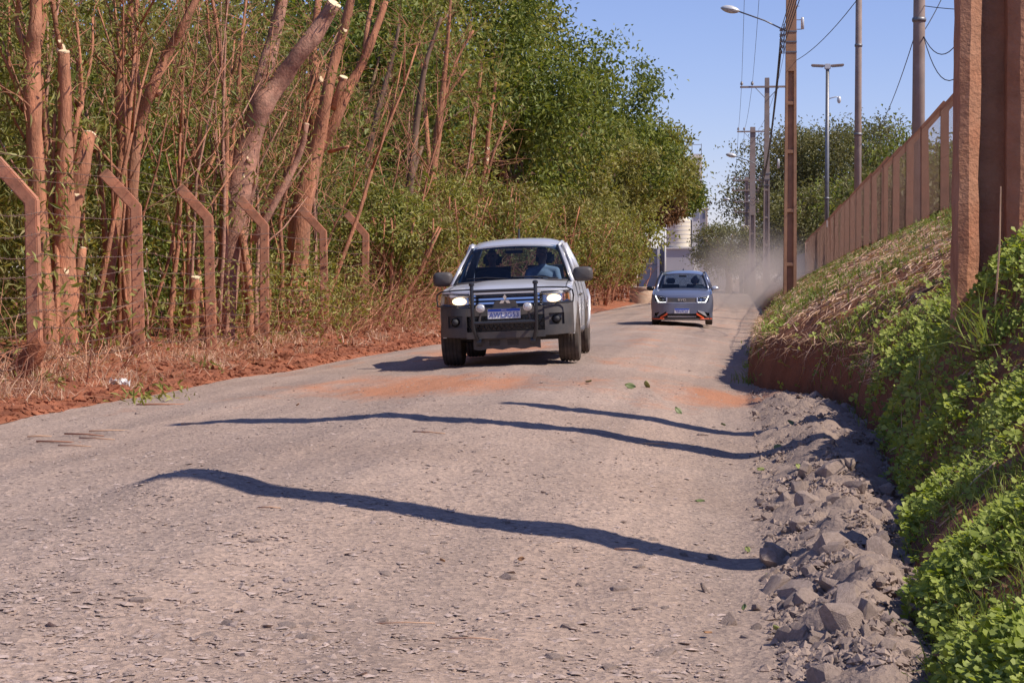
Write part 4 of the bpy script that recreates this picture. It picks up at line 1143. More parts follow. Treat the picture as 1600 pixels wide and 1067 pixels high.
# ------------------------------------------------------------------ concrete poles
def h_shaft(mb, bw, tw, bd, td, H, ribs, fl=0.26, web=0.35, z0=-0.6, solid_from=None):
    """reinforced double-T pole: two flanges, a recessed web, cross ribs, solid top"""
    Hs = solid_from or H
    k = Hs / H; sw = bw + (tw - bw) * k; sd = bd + (td - bd) * k
    for s in (-1, 1):
        b = sorted((s * bw / 2, s * (bw / 2 - bw * fl))); t = sorted((s * sw / 2, s * (sw / 2 - sw * fl)))
        mb.tbox((b[0], b[1], -bd / 2, bd / 2), (t[0], t[1], -sd / 2, sd / 2), z0, Hs)
    mb.tbox((-bw * .3, bw * .3, -bd * web / 2, bd * web / 2), (-sw * .3, sw * .3, -sd * web / 2, sd * web / 2), z0 + .01, Hs - .01)
    for z in ribs:
        q = z / H; w = bw + (tw - bw) * q; d = bd + (td - bd) * q
        mb.box((0, 0, z), (w * .6, d * .94, .14))
    if Hs < H:
        mb.tbox((-sw / 2 + .001, sw / 2 - .001, -sd / 2 + .001, sd / 2 - .001), (-tw / 2, tw / 2, -td / 2, td / 2), Hs - .02, H)
INS = [(.0, 0), (.05, .0), (.05, .03), (.09, .04), (.095, .06), (.05, .075), (.085, .10), (.09, .12), (.045, .14), (.06, .18), (.03, .2), (0.001, .2)]
def insulator(parent, p, s=1.0):
    mb = MB(); mb.lathe([(max(.001, r * s), z * s) for r, z in INS], 10)
    mb.tube([(0, 0, -.1 * s), (0, 0, .02)], .012 * s, 6)
    o = mb.build('insulator', M['ceramic'], parent, True); o.location = p; return o
LAMP_W = plain('lamp_housing', (.62, .62, .62), .35, .2, var=.05); LAMP_G = plain('lamp_glass', (.5, .47, .42), .15, var=.05)
def street_lamp_parts(parent, z, reach, drop, s=1.0):
    """bracket arm toward the road with an oval cobra-head luminaire"""
    mb = MB(); mb.tube([(-.1, 0, z - drop), (-reach * .5, 0, z - drop * .45), (-reach, 0, z)], .028 * s, 7); mb.build('lamp_arm', M['steel_grey'], parent, True)
    prof = lambda u: math.sin(math.pi * min(.995, max(.005, u))) ** .6
    mb = MB()
    L, W, Ht = .72 * s, .17 * s, .15 * s
    def shell(u, v):
        a = v * math.pi; r = prof(u)
        return (-reach - u * L + .05, math.cos(a) * W * r, z + .02 + u * .12 + math.sin(a) * Ht * r)
    mb.grid(shell, 12, 10); hs = mb.build('lamp_head', LAMP_W, parent, True)
    mb = MB()
    def bowl(u, v):
        a = v * math.pi; r = prof(u)
        return (-reach - u * L + .05, math.cos(a) * W * .95 * r, z + .012 + u * .12 - math.sin(a) * Ht * .95 * r)
    mb.grid(bowl, 12, 10); mb.build('lamp_glass', LAMP_G, hs, True)
def rack(parent, z0, n=5, s=1.0, side=-1):
    mb = MB(); mb.box((side * .26 * s, 0, z0 + n * .1 * s), (.05, .06, n * .22 * s)); mb.build('rack_bracket', M['steel_grey'], parent)
    for k in range(n):
        mb = MB(); mb.lathe([(.03 * s, -.05 * s), (.07 * s, -.05 * s), (.05 * s, 0), (.07 * s, .05 * s), (.03 * s, .05 * s)], 9); o = mb.build('insulator', M['ceramic'], parent, True); o.location = (side * .37 * s, -.05, z0 + k * .21 * s)
    for k in range(3):
        mb = MB(); mb.box((0, 0, z0 + k * .38 * s), (.42 * s, .36 * s, .05)); mb.build('clamp_band', M['steel_grey'], parent)
def pole_at(px, D, H, label, bw, tw, solid, ribs, cross=(), lamp=None, rack_z=None, extra=False):
    q = at(px, 435, D); g = ground_z(q.x, q.y) if q.x < 6 else 1.0
    t = thing('utility_pole', label, 'utility pole', (q.x, q.y, g), 0, 'concrete utility poles along the bank')
    mb = MB(); h_shaft(mb, bw, tw, bw * .78, tw * .85, H, ribs, solid_from=solid); mb.build('shaft', M['concrete_tan'] if D < 100 else M['concrete_grey'], t, bevel=.012)
    for z, x0, x1 in cross:
        mb = MB(); mb.box(((x0 + x1) / 2, -tw * .55, z), (x1 - x0, .10, .13)); mb.build('crossarm', M['concrete_grey'], t, bevel=.01)
        if x1 - x0 > 1.6:
            for s in (-1, 1):
                mb = MB(); mb.tube([(s * .1, -tw * .55 - .03, z - .75), (s * .75, -tw * .55 - .03, z - .06)], .022, 6); mb.build('brace', M['steel_grey'], t)
        for xi in (x0 + .1, (x0 * .55 if x0 < -.9 else x0 * .5), x1 - .1): insulator(t, (xi, -tw * .55, z + .12), 1.2)
    if lamp: street_lamp_parts(t, *lamp)
    if rack_z: rack(t, rack_z)
    return t, q, g
p1, q1, g1 = pole_at(1234, 72, 15.2, 'tall reddish utility pole with panelled shaft nearest the bank fence', .50, .34, 8.2, [1.0, 3.0, 5.2, 7.0], cross=[(14.6, -1.75, .8)], lamp=(10.45, 1.95, .8), rack_z=8.9)
mb = MB(); mb.lathe([(.06, 0), (.06, .34), (.05, .38), (.045, .44)], 10); o = mb.build('control_box', LAMP_W, p1, True); o.location = (.42, 0, 9.75)
for z in (9.75, 10.1):
    mb = MB(); mb.tube([(.1, 0, z), (.4, 0, z)], .015, 6); mb.build('box_bracket', M['steel_grey'], p1)
step_me = None
for k in range(8):                       # climbing bolts
    mb = MB(); mb.tube([(.12, -.05, 0), (.30, -.05, 0)], .012, 6); o = mb.build('step_bolt', M['steel_grey'], p1); o.location = (0, 0, 10.6 + k * .45)
p2, q2, g2 = pole_at(1197, 126, 13.9, 'second utility pole with long crossarm and street lamp', .48, .30, 7.2, [1.2, 3.0, 4.8, 6.6], cross=[(13.3, -1.75, 1.9)], lamp=(8.8, 2.0, .8), rack_z=6.9)
mb = MB(); mb.lathe([(.08, 0), (.08, .55), (.06, .62)], 10); o = mb.build('control_box', LAMP_W, p2, True); o.location = (.75, 0, 8.0)
p3, q3, g3 = pole_at(1175, 167, 14.4, 'third utility pole with short crossarm, greyed by dust', .62, .45, 6.8, [1.5, 3.4, 5.2], cross=[(14.0, -1.35, 1.3)])
p4, q4, g4 = pole_at(1166, 188, 11.4, 'farthest utility pole with stacked crossarms and a transformer', .46, .38, 10.8, [2, 4, 6, 8], cross=[(11.1, -1.3, 1.3), (10.1, -1.4, 1.2), (9.0, -1.2, 1.2), (8.0, -1.2, 1.2), (5.4, -1.3, 1.3)], lamp=(9.2, 1.6, .6))
mb = MB(); mb.lathe([(.05, 0), (.38, .02), (.42, .1), (.42, .95), (.36, 1.05), (.1, 1.1)], 14); o = mb.build('transformer', M['concrete_grey'], p4, True); o.location = (-.2, -.6, 5.6)
q5 = at(1152, 348, 260)
p5, _, _ = pole_at(1158, 198, 6.4, 'short far pole with street lamp half hidden by dust', .4, .3, 3, [1.5], lamp=(5.6, 1.9, .5))

# big H-section pillars close by on the bank (one in view, its neighbour just outside on the right)
def pillar(x, y, H, label, rot=0.0, w=.53, d=.46):
    g = ground_z(x, y)
    t = thing('concrete_pillar', label, 'pillar', (x, y, g), rot, 'large concrete pillars on the bank')
    mb = MB()
    def out(k):
        a, b = w / 2 * k, d / 2 * k
        return [(-a, -b), (-a + .075, -b), (-a + .075 + .085, -b + .07), (-a + .17, -b + .19), (a - .17, -b + .19), (a - .16, -b + .07), (a - .075, -b), (a, -b), (a, b), (a - .075, b), (a - .16, b - .07), (a - .17, b - .19), (-a + .17, b - .19), (-a + .16, b - .07), (-a + .075, b), (-a, b)]
    N = 40; vs, fs = [], []
    r = random.Random(int(x * 100))
    for i in range(N + 1):
        z = -.8 + (H + .8) * i / N
        for j, (px_, py_) in enumerate(out(1 - .10 * i / N)):
            vs.append((px_ + r.gauss(0, .0035), py_ + r.gauss(0, .0035), z))
    for i in range(N):
        for j in range(16):
            j2 = (j + 1) % 16; fs.append((i * 16 + j, i * 16 + j2, (i + 1) * 16 + j2, (i + 1) * 16 + j))
    fs.append(tuple(range(15, -1, -1))); fs.append(tuple(N * 16 + j for j in range(16)))
    mb.add(vs, fs); mb.build('shaft', M['concrete_pillar'], t)
    mb = MB(); mb.tbox((-w * .45, w * .45, -d * .45, d * .45), (-w * .4, w * .4, -d * .4, d * .4), H + .004, H + .12); mb.build('cap', M['concrete_pillar'], t, bevel=.02)
    return t
q = at(1546, 435, 14.4)
pillar(q.x, q.y, 6.3, 'massive rough reddish H-section concrete pillar at the right edge')
pillar(2.25, 8.9, 5.15, 'matching concrete pillar just beyond the right edge of the view', w=.38, d=.38)
pillar(3.4, 16.45, 4.4, 'added unseen slim pillar that throws the thin shadow onto the road', w=.40, d=.40)  # added out of view only to cast the thin shadow across the road

# ------------------------------------------------------------------ lighting masts behind the fence
def mast(px, D, H, r0, r1, label, heads=False, camera=False, joint=None):
    q = at(px, 435, D); g = ground_z(q.x, q.y)
    t = thing('lighting_mast', label, 'mast', (q.x, q.y, g))
    mb = MB(); mb.tube([(0, 0, -.5), (0, 0, H * .5), (0, 0, H)], [r0, (r0 + r1) / 2, r1], 14); mb.build('shaft', M['concrete_grey'] if not heads else M['steel_grey'], t, True)
    if joint:
        for z in joint:
            mb = MB(); rr = r0 + (r1 - r0) * z / H; mb.lathe([(rr * 1.15, -.06), (rr * 1.22, 0), (rr * 1.15, .06)], 14); o = mb.build('collar', M['steel_grey'], t, True); o.location = (0, 0, z)
    if heads:
        mb = MB(); mb.box((0, 0, H + .1), (.35, .3, .3)); mb.build('head_box', LAMP_W, t, bevel=.03)
        for s in (-1, 1):
            mb = MB(); mb.box((s * .55, 0, H + .16), (.75, .32, .12), Matrix.Rotation(-s * .06, 4, 'Y')); o = mb.build('flood_lamp', M['concrete_grey'], t, bevel=.03)
            mb = MB(); mb.box((s * .55, 0, H + .09), (.6, .26, .03), Matrix.Rotation(-s * .06, 4, 'Y')); mb.build('lens', LAMP_G, o)
    if camera:
        zc = H - 1.75
        mb = MB(); mb.tube([(0, 0, zc), (.45, 0, zc + .12), (.62, 0, zc + .1)], .03, 7); c = mb.build('camera_arm', LAMP_W, t, True)
        mb = MB(); mb.lathe([(.04, .1), (.1, .05), (.12, -.12), (.09, -.24), (.03, -.3)], 12); o = mb.build('dome_camera', LAMP_W, t, True); o.location = (.66, 0, zc + .05)
    return t, q, g
mast(1291, 110, 11.6, .14, .10, 'slim grey mast with twin flood lamps and a small camera', True, True, joint=[4.2])
mast(1339, 85, 17.5, .17, .12, 'tall thin plain grey mast left of the thicker one', joint=[5.6, 9.5])
m3, qm, gm3 = mast(1433, 55, 13, .20, .13, 'thick grey mast rising behind the near end of the bank fence', joint=[6.2])

# ------------------------------------------------------------------ overhead wires
def span(A, B, sag, r, label, group, n=14):
    mb = MB(); A, B = Vector(A), Vector(B)
    mb.tube([A.lerp(B, i / n) + Vector((0, 0, -sag * 4 * (i / n) * (1 - i / n))) for i in range(n + 1)], r, 5)
    tag(mb.build('overhead_wire', M['cable'], None, True, fix=False), label, 'wire', group)
b1 = Vector((q1.x, q1.y, g1)); b2 = Vector((q2.x, q2.y, g2)); b3 = Vector((q3.x, q3.y, g3)); b4 = Vector((q4.x, q4.y, g4))
NTH = ['lowest', 'second lowest', 'middle', 'second highest', 'highest']
for k, dx in enumerate((-1.65, -.95, .7)):
    side = ('outermost left', 'inner left', 'right-hand')[k]
    span(b1 + Vector((dx, -.2, 14.9)), b2 + Vector((dx, -.2, 13.6)), .5, .012, side + ' high-voltage wire between crossarms of the first two poles', 'crossarm wires')
    span(b2 + Vector((dx, -.2, 13.6)), b3 + Vector((dx * .75, -.2, 14.2)), .4, .013, side + ' thin wire between crossarms of the second and third poles', 'far crossarm wires')
    span(b3 + Vector((dx * .75, -.2, 14.2)), b4 + Vector((dx * .7, -.2, 11.3)), .6, .015, side + ' thin wire running on to the farthest pole', 'farthest crossarm wires')
for k in range(5):
    z1 = 8.9 + k * .21; z2 = 6.9 + k * .21
    span(b1 + Vector((-.37, -.05, z1)), b2 + Vector((-.37, -.05, z2)), 1.1 + .12 * k, .018, NTH[k] + ' dark cable sagging between the racks of the first two poles', 'rack cables')
    span(b1 + Vector((-.37, -.05, z1)), Vector((2.6 - .06 * k, 8, 11.5 + k * .22)), .7, .016, NTH[k] + ' dark cable rising from the first pole out of the view', 'near rack cables')
    if k < 3: span(b2 + Vector((-.37, -.05, z2)), b3 + Vector((-.3, -.1, 8.0 + k * .3)), .8, .018, NTH[k] + ' dark cable between the second and third poles', 'far rack cables')
span(b1 + Vector((.2, 0, 8.6)), at(1420, -120, 40), .4, .012, 'single thin wire slanting up right from the first pole', None)
c3 = Vector((qm.x, qm.y, gm3))
hz = at(1440, 58, 55).z
span(Vector((qm.x + .12, qm.y, hz)), at(1530, -20, 45), 1.0, .014, 'upper slack wire looping right from the thick mast', None)
span(Vector((qm.x + .12, qm.y, hz)), at(1530, 40, 45), 1.3, .014, 'lower slack wire looping right from the thick mast', None)
span(Vector((qm.x - .12, qm.y, hz)), at(1360, 210, 110), .6, .014, 'wire dropping left from the thick mast towards the tree', None)
span(Vector((qm.x + .12, qm.y, hz + .1)), at(1500, -80, 60), .2, .014, 'steep wire rising right from the thick mast', None)
span(Vector((qm.x + .1, qm.y, at(1440, 12, 55).z)), at(1560, 18, 50), .05, .012, 'nearly level wire right of the thick mast top', None)
for k in range(4):
    span(at(1095, 352 + k * 9, 232), at(1175, 358 + k * 8, 245), .5, .02, ('topmost', 'second', 'third', 'lowest')[k] + ' thin level wire across the sky gap behind the far poles', 'far level wires')

# ------------------------------------------------------------------ background trees on the right and at the road end
x, y = pos(1318, 205)
crown_tree('umbrella_tree', 'broad flat-topped tree behind the fence and masts', x, y, 17.2, 11.0, 5.5, 320, 190, .36, 'leaf_far', group=None, sig=.10, flat_top=True, trunk_r=.5, z0=.4)
x, y = pos(1290, 190)
crown_tree('umbrella_tree', 'lower leafy tree under the broad flat-topped crown', x, y, 10.5, 7.0, 1.5, 130, 150, .38, 'leaf_far', group=None, z0=.4)
x, y = pos(1240, 225)
crown_tree('umbrella_tree', 'olive tree behind the nearest utility poles', x, y, 8.6, 5.0, .8, 90, 130, .38, 'leaf_far', group=None, z0=.3)
for px, D, h, r, lab in [(1420, 150, 11.2, 5.5, 'dark green tree right of the umbrella crown'), (1490, 120, 8.6, 4.2, 'green tree behind the near end of the bank fence'), (1370, 160, 8.0, 5.0, 'bushy tree low behind the bank fence'), (1455, 95, 5.6, 2.6, 'bushy shrub pressed behind the fence mesh'), (1400, 105, 5.2, 2.6, 'low shrub behind the middle of the bank fence')]:
    x, y = pos(px, D); crown_tree('background_tree', lab, x, y, h, r, .6, 80, 85, .36, 'leaf_dense' if 'green' in lab else 'leaf_far', group=None, z0=float(plateau_z(y)) - .2)
x, y = pos(1130, 185)
crown_tree('street_tree', 'dark round street tree leaning left behind the dust', x, y, 6.6, 3.0, 2.3, 90, 80, .26, 'leaf_far', group=None, z0=0, lean=-.5, trunk_r=.3)
x, y = pos(1160, 260)
crown_tree('street_tree', 'hazy far tree at the end of the road under the poles', x, y, 7.5, 4.0, 1.0, 70, 70, .36, 'leaf_far', group=None, z0=0)
x, y = pos(1105, 330)
crown_tree('street_tree', 'distant low tree beside the factory', x, y, 9.0, 5.0, 1.0, 60, 60, .5, 'leaf_far', group=None, z0=0)

# ------------------------------------------------------------------ factory at the end of the road
M['wall_lilac'] = plain('painted_wall', (.42, .40, .42), .85, var=.06, scale=.3, bmp=.2, bscale=3)
M['wall_white'] = plain('white_wall', (.62, .60, .58), .85, var=.06, scale=.3)
M['cladding_cream'] = plain('cream_cladding', (.74, .66, .52), .7, var=.05, scale=.4)
M['wall_blue'] = plain('bluegrey_wall', (.26, .28, .34), .85, var=.08, scale=.3)
fb = at(1060, 435, 240); fac = thing('factory_building', 'pale factory with a round cream tank at the road end', 'building', (fb.x, fb.y, -.5))
def fpx(px, D=240): return at(px, 435, D).x - fb.x
def fz(py, D=240): return at(800, py, D).z + .5
def fbox(name, x0, x1, y0, y1, dep0, dep1, mat, parent=None, bv=.0):
    mb = MB(); mb.box(((fpx(x0) + fpx(x1)) / 2, (dep0 + dep1) / 2, (fz(y0) + fz(y1)) / 2), (abs(fpx(x1) - fpx(x0)), dep1 - dep0, abs(fz(y0) - fz(y1))))
    return mb.build(name, M[mat], parent or fac, bevel=bv)
low = fbox('lower_wall', 1039, 1084, 388, 480, 0, 14, 'wall_lilac')
rr = (fpx(1080) - fpx(1040)) / 2; xc = (fpx(1080) + fpx(1040)) / 2; zt, zb_ = fz(344), fz(388.5)
mb = MB(); mb.lathe([(rr, zb_), (rr, zt), (rr * .6, zt + .5), (.05, zt + .7)], 40, Matrix.Translation((xc, rr + .3, 0))); tank = mb.build('tank', M['cladding_cream'], fac, True, sharp=R(35))
for k in range(7):                        # weld seams round the tank
    z_ = zb_ + (zt - zb_) * (k + .5) / 7
    mb = MB(); mb.lathe([(rr * 1.0, z_ - .05), (rr * 1.018, z_), (rr * 1.0, z_ + .05)], 40, Matrix.Translation((xc, rr + .3, 0))); mb.build('seam', M['wall_lilac'], tank, True)
fbox('cornice', 1038, 1085, 386.8, 389, -.25, .6, 'wall_white')
tw = fbox('tower', 1080.5, 1103, 325, 480, 1.2, 12, 'wall_white')
fbox('window', 1097, 1100.5, 331, 342, 1.12, 1.25, 'wall_blue', tw)
fbox('window', 1086, 1092, 331, 342, 1.12, 1.25, 'wall_blue', tw)
fbox('edge_trim', 1102, 1103.6, 325, 480, 1.0, 1.3, 'cladding_cream', tw)
fbox('side_wing', 1084.4, 1140, 400, 480, 4, 10, 'wall_white')
for k in range(14): fbox('wall_rib', 1086 + k * 3.9, 1086.9 + k * 3.9, 400.4, 480, 3.85, 4.05, 'wall_lilac')
wing = fbox('low_wing', 996, 1028, 388, 480, 2, 12, 'wall_blue')
for k in range(3): fbox('cladding_board', 996.2, 1027.8, 390 + k * 12, 400.5 + k * 12, 1.9, 1.98, 'wall_blue', wing)
fbox('window', 1010, 1018, 410, 413, 1.8, 1.92, 'cladding_cream', wing)
fbox('column', 1026.5, 1030, 386, 480, .6, 1.8, 'wall_white')
fbox('recess_wall', 1030.2, 1038.8, 380, 480, 2.5, 6, 'wall_lilac')
ft = at(1088, 435, 250); ftw = thing('plant_tower', 'slim pale and rusty plant tower showing above the far trees', 'tower', (ft.x, ft.y, -.5))
mb = MB(); mb.box((0, 0, 9), (1.3, 1.3, 18)); mb.build('shaft', M['wall_white'], ftw)
for k in range(6):
    mb = MB(); mb.box((0, 0, 12 + k * 1.1), (1.42, 1.42, .38)); mb.build('band', M['cladding_cream'], ftw)
for s in (-1, 1):
    mb = MB(); mb.tube([(s * .6, -.6, 18), (s * .6, -.6, 19.3)], .04, 6); mb.build('railing_post', M['steel_grey'], ftw)
mb = MB(); mb.tube([(-.6, -.6, 19.2), (.6, -.6, 19.2)], .04, 6); mb.build('railing', M['steel_grey'], ftw)
fl = at(1104, 435, 225); t = thing('lamp_post', 'far double-headed lamp post by the factory corner', 'lamp post', (fl.x, fl.y, -.5))
mb = MB(); mb.tube([(0, 0, 0), (0, 0, 10.6)], [.12, .08], 8); mb.build('pole', M['concrete_grey'], t, True)
for s, z in ((1, 10.7), (-.6, 9.9)):
    mb = MB(); mb.box((s * .25, 0, z), (.75, .3, .18)); mb.build('lamp_head', M['concrete_grey'], t, bevel=.04)
q = at(1039, 435, 200); t = thing('white_pole', 'thin white pole in front of the factory wall', 'pole', (q.x, q.y, -.3)); mb = MB(); mb.tube([(0, 0, 0), (0, 0, 7.2)], [.10, .09], 8); mb.build('shaft', M['wall_white'], t, True); mb = MB(); mb.lathe([(.12, 0), (.12, .1), (.02, .14)], 8); o = mb.build('cap', M['wall_white'], t); o.location = (0, 0, 7.2)

# thin roadside post, leaning bare sapling, concrete ring
q = at(928, 435, at_x(928, -6.7)); g = ground_z(q.x, q.y); t = thing('marker_post', 'thin whitish post standing in the bushes right of the pickup', 'post', (q.x, q.y, g))
mb = MB(); mb.tube([(0, 0, -.2), (.02, 0, 1.6), (.03, 0, 3.0)], [.055, .05, .05], 8); mb.build('shaft', M['concrete_grey'], t, True)
mb = MB(); mb.tube([(.03, 0, 3.0), (.03, 0, 3.55)], .045, 8); mb.build('dark_top', M['cable'], t, True)
q = at(1003, 435, 116); q.x = at(1003, 470, 116).x; g = ground_z(q.x, q.y)
t = thing('concrete_ring', 'squat pale concrete well ring on the verge left of the grey car', 'concrete ring', (q.x, q.y, g - .05))
mb = MB(); mb.lathe([(.72, 0), (.76, .02), (.74, .9), (.72, .98), (.60, .98), (.58, .3), (.001, .3)], 24); mb.build('ring', plain('dusty_ring', (.50, .35, .25), .9, var=.15, bmp=.4), t, True, sharp=R(40))
mb = MB(); mb.lathe([(.78, .88), (.80, .92), (.80, 1.02), (.77, 1.05), (.62, 1.05), (.61, .99)], 24); mb.build('rim', plain('ring_rim', (.42, .30, .23), .9), t, True, sharp=R(40))
q = at(993, 460, 118); t = thing('leaning_sapling', 'thin leaning bare sapling in front of the blue-grey factory wing', 'sapling', (q.x, q.y, ground_z(q.x, q.y)))
mb = MB(); mb.tube([(0, 0, -.1), (.3, 0, 2.2), (.8, 0, 3.3), (1.6, 0, 4.6)], [.07, .06, .05, .03], 7); mb.tube([(.3, 0, 2.2), (.25, .1, 2.9)], [.05, .02], 6); mb.build('trunk', M['bark_grey'], t, True)
# ------------------------------------------------------------------ vehicles: shared bits
M['rubber'] = plain('dusty_tyre_rubber', (.045, .042, .04), .9, var=.3, dust=(.22, .16, .13), dust_amt=.45, scale=8, spec=.2)
M['rim'] = plain('alloy_rim', (.45, .45, .46), .35, .9, var=.1)
M['black_plastic'] = plain('grey_black_plastic', (.05, .052, .058), .55, var=.15, dust=(.22, .15, .11), dust_amt=.3, scale=5)
M['black_gloss'] = plain('black_trim', (.012, .012, .014), .25, var=.1)
M['chrome'] = plain('chrome', (.75, .75, .77), .12, 1.0, var=.05)
M['silver_paint'] = plain('silver_paint', (.66, .67, .70), .36, .35, var=.05, coat=.5, dust=(.44, .36, .32), dust_amt=.25, scale=2.2)
M['blue_grey_paint'] = plain('blue_grey_paint', (.19, .215, .30), .32, .5, var=.05, coat=.8, dust=(.28, .24, .23), dust_amt=.15, scale=2.2)
M['orange_trim'] = plain('orange_trim', (.80, .11, .03), .4, var=.05)
M['silver_trim'] = plain('silver_trim', (.72, .72, .74), .3, .6, var=.04)
M['plate_white'] = plain('plate_white', (.78, .78, .80), .45, var=.03)
M['plate_blue'] = plain('plate_blue', (.03, .10, .55), .45, var=.03)
M['plate_ink'] = plain('plate_ink', (.04, .08, .36), .5, var=.03)
M['windscreen'] = glass_mat('windscreen_glass', (.42, .53, .66), 1.0)
M['side_glass'] = glass_mat('side_glass', (.62, .68, .72), 1.2)
M['lens'] = glass_mat('lamp_lens', (.93, .94, .95), .8)
M['reflector'] = plain('lamp_reflector', (.6, .6, .62), .2, .9, var=.05)
M['amber'] = plain('amber_lens', (.75, .28, .06), .25)
M['seat'] = plain('dark_seat_fabric', (.03, .032, .04), .9, var=.1)
M['dash'] = plain('dashboard', (.035, .037, .045), .7, var=.1)
M['lamp_lit'] = glow_mat('lit_headlamp', (1.0, .72, .42), 3.2)
M['led_lit'] = glow_mat('lit_led_strip', (1.0, .98, .94), 6.0)
M['sticker'] = plain('pale_sticker', (.55, .72, .62), .6)
M['skin'] = plain('skin', (.48, .27, .19), .6, var=.08)
M['hair'] = plain('dark_hair', (.02, .016, .013), .7)

def text_part(txt, size, mat, parent, loc, rot=(R(90), 0, 0), wide=1.0, depth=.003, name='lettering'):
    c = bpy.data.curves.new(name, 'FONT'); c.body = txt; c.size = size; c.extrude = depth; c.align_x = 'CENTER'; c.align_y = 'CENTER'; c.resolution_u = 3
    tmp = bpy.data.objects.new('tmp', c); COL.objects.link(tmp)
    dg = bpy.context.evaluated_depsgraph_get()
    me = bpy.data.meshes.new_from_object(tmp.evaluated_get(dg))
    bpy.data.objects.remove(tmp); me.materials.clear(); me.materials.append(mat)
    o = bpy.data.objects.new(name, me); link(o, parent); o.location = loc; o.rotation_euler = rot; o.scale = (wide, 1, 1)
    return o
def wheel(parent, loc, r, w, side, rim_r):
    """tyre with tread grooves, spoked rim; axis along x"""
    MX = Matrix.Rotation(R(90), 4, 'Y')
    mb = MB(); h = w / 2
    prof = [(rim_r, -h * .86), (rim_r * 1.08, -h * .98), (r * .86, -h), (r * .95, -h * .93), (r * .985, -h * .80)]
    for g in (-.52, -.18, .18, .52):
        prof += [(r, h * (g - .09)), (r - .012, h * (g - .06)), (r - .012, h * (g + .06)), (r, h * (g + .09))]
    prof += [(r * .985, h * .80), (r * .95, h * .93), (r * .86, h), (rim_r * 1.08, h * .98), (rim_r, h * .86)]
    mb.lathe(prof, 36, MX)
    wl = MB(); wl.lathe([(.05, -h * .5), (rim_r * 1.0, -h * .6), (rim_r, -h * .85), (rim_r, h * .85), (rim_r * .95, h * .6), (.06, h * .55)], 28, MX)
    e = bpy.data.objects.new('wheel', None); link(e, parent); e.location = loc
    mb.build('tyre', M['rubber'], e, True, sharp=R(35))
    rim = MB(); rim.lathe([(rim_r * .99, -h * .7), (rim_r * .99, h * .84), (rim_r * .90, h * .80), (rim_r * .88, h * .35), (.02, h * .35)], 28, MX if side > 0 else Matrix.Rotation(R(-90), 4, 'Y'))
    for k in range(6):
        a = 2 * math.pi * k / 6
        rim.box((side * h * .55, math.cos(a) * rim_r * .5, math.sin(a) * rim_r * .5), (.03, rim_r * .85, .055), Matrix.Rotation(a, 4, 'X'))
    rim.lathe([(.05, h * .3), (.06, h * .7), (.03, h * .75)], 12, MX if side > 0 else Matrix.Rotation(R(-90), 4, 'Y'))
    rim.build('rim', M['rim'], e, True, sharp=R(35))
    return e
def capsule_chain(bm, pts, rads):
    for (a, b), (ra, rb) in zip(zip(pts[:-1], pts[1:]), zip(rads[:-1], rads[1:])):
        a, b = Vector(a), Vector(b); n = max(2, int((b - a).length / (min(ra, rb) * .5)) + 1)
        for i in range(n + 1):
            t = i / n
            bmesh.ops.create_icosphere(bm, subdivisions=2, radius=ra + (rb - ra) * t, matrix=Matrix.Translation(a.lerp(b, t)))
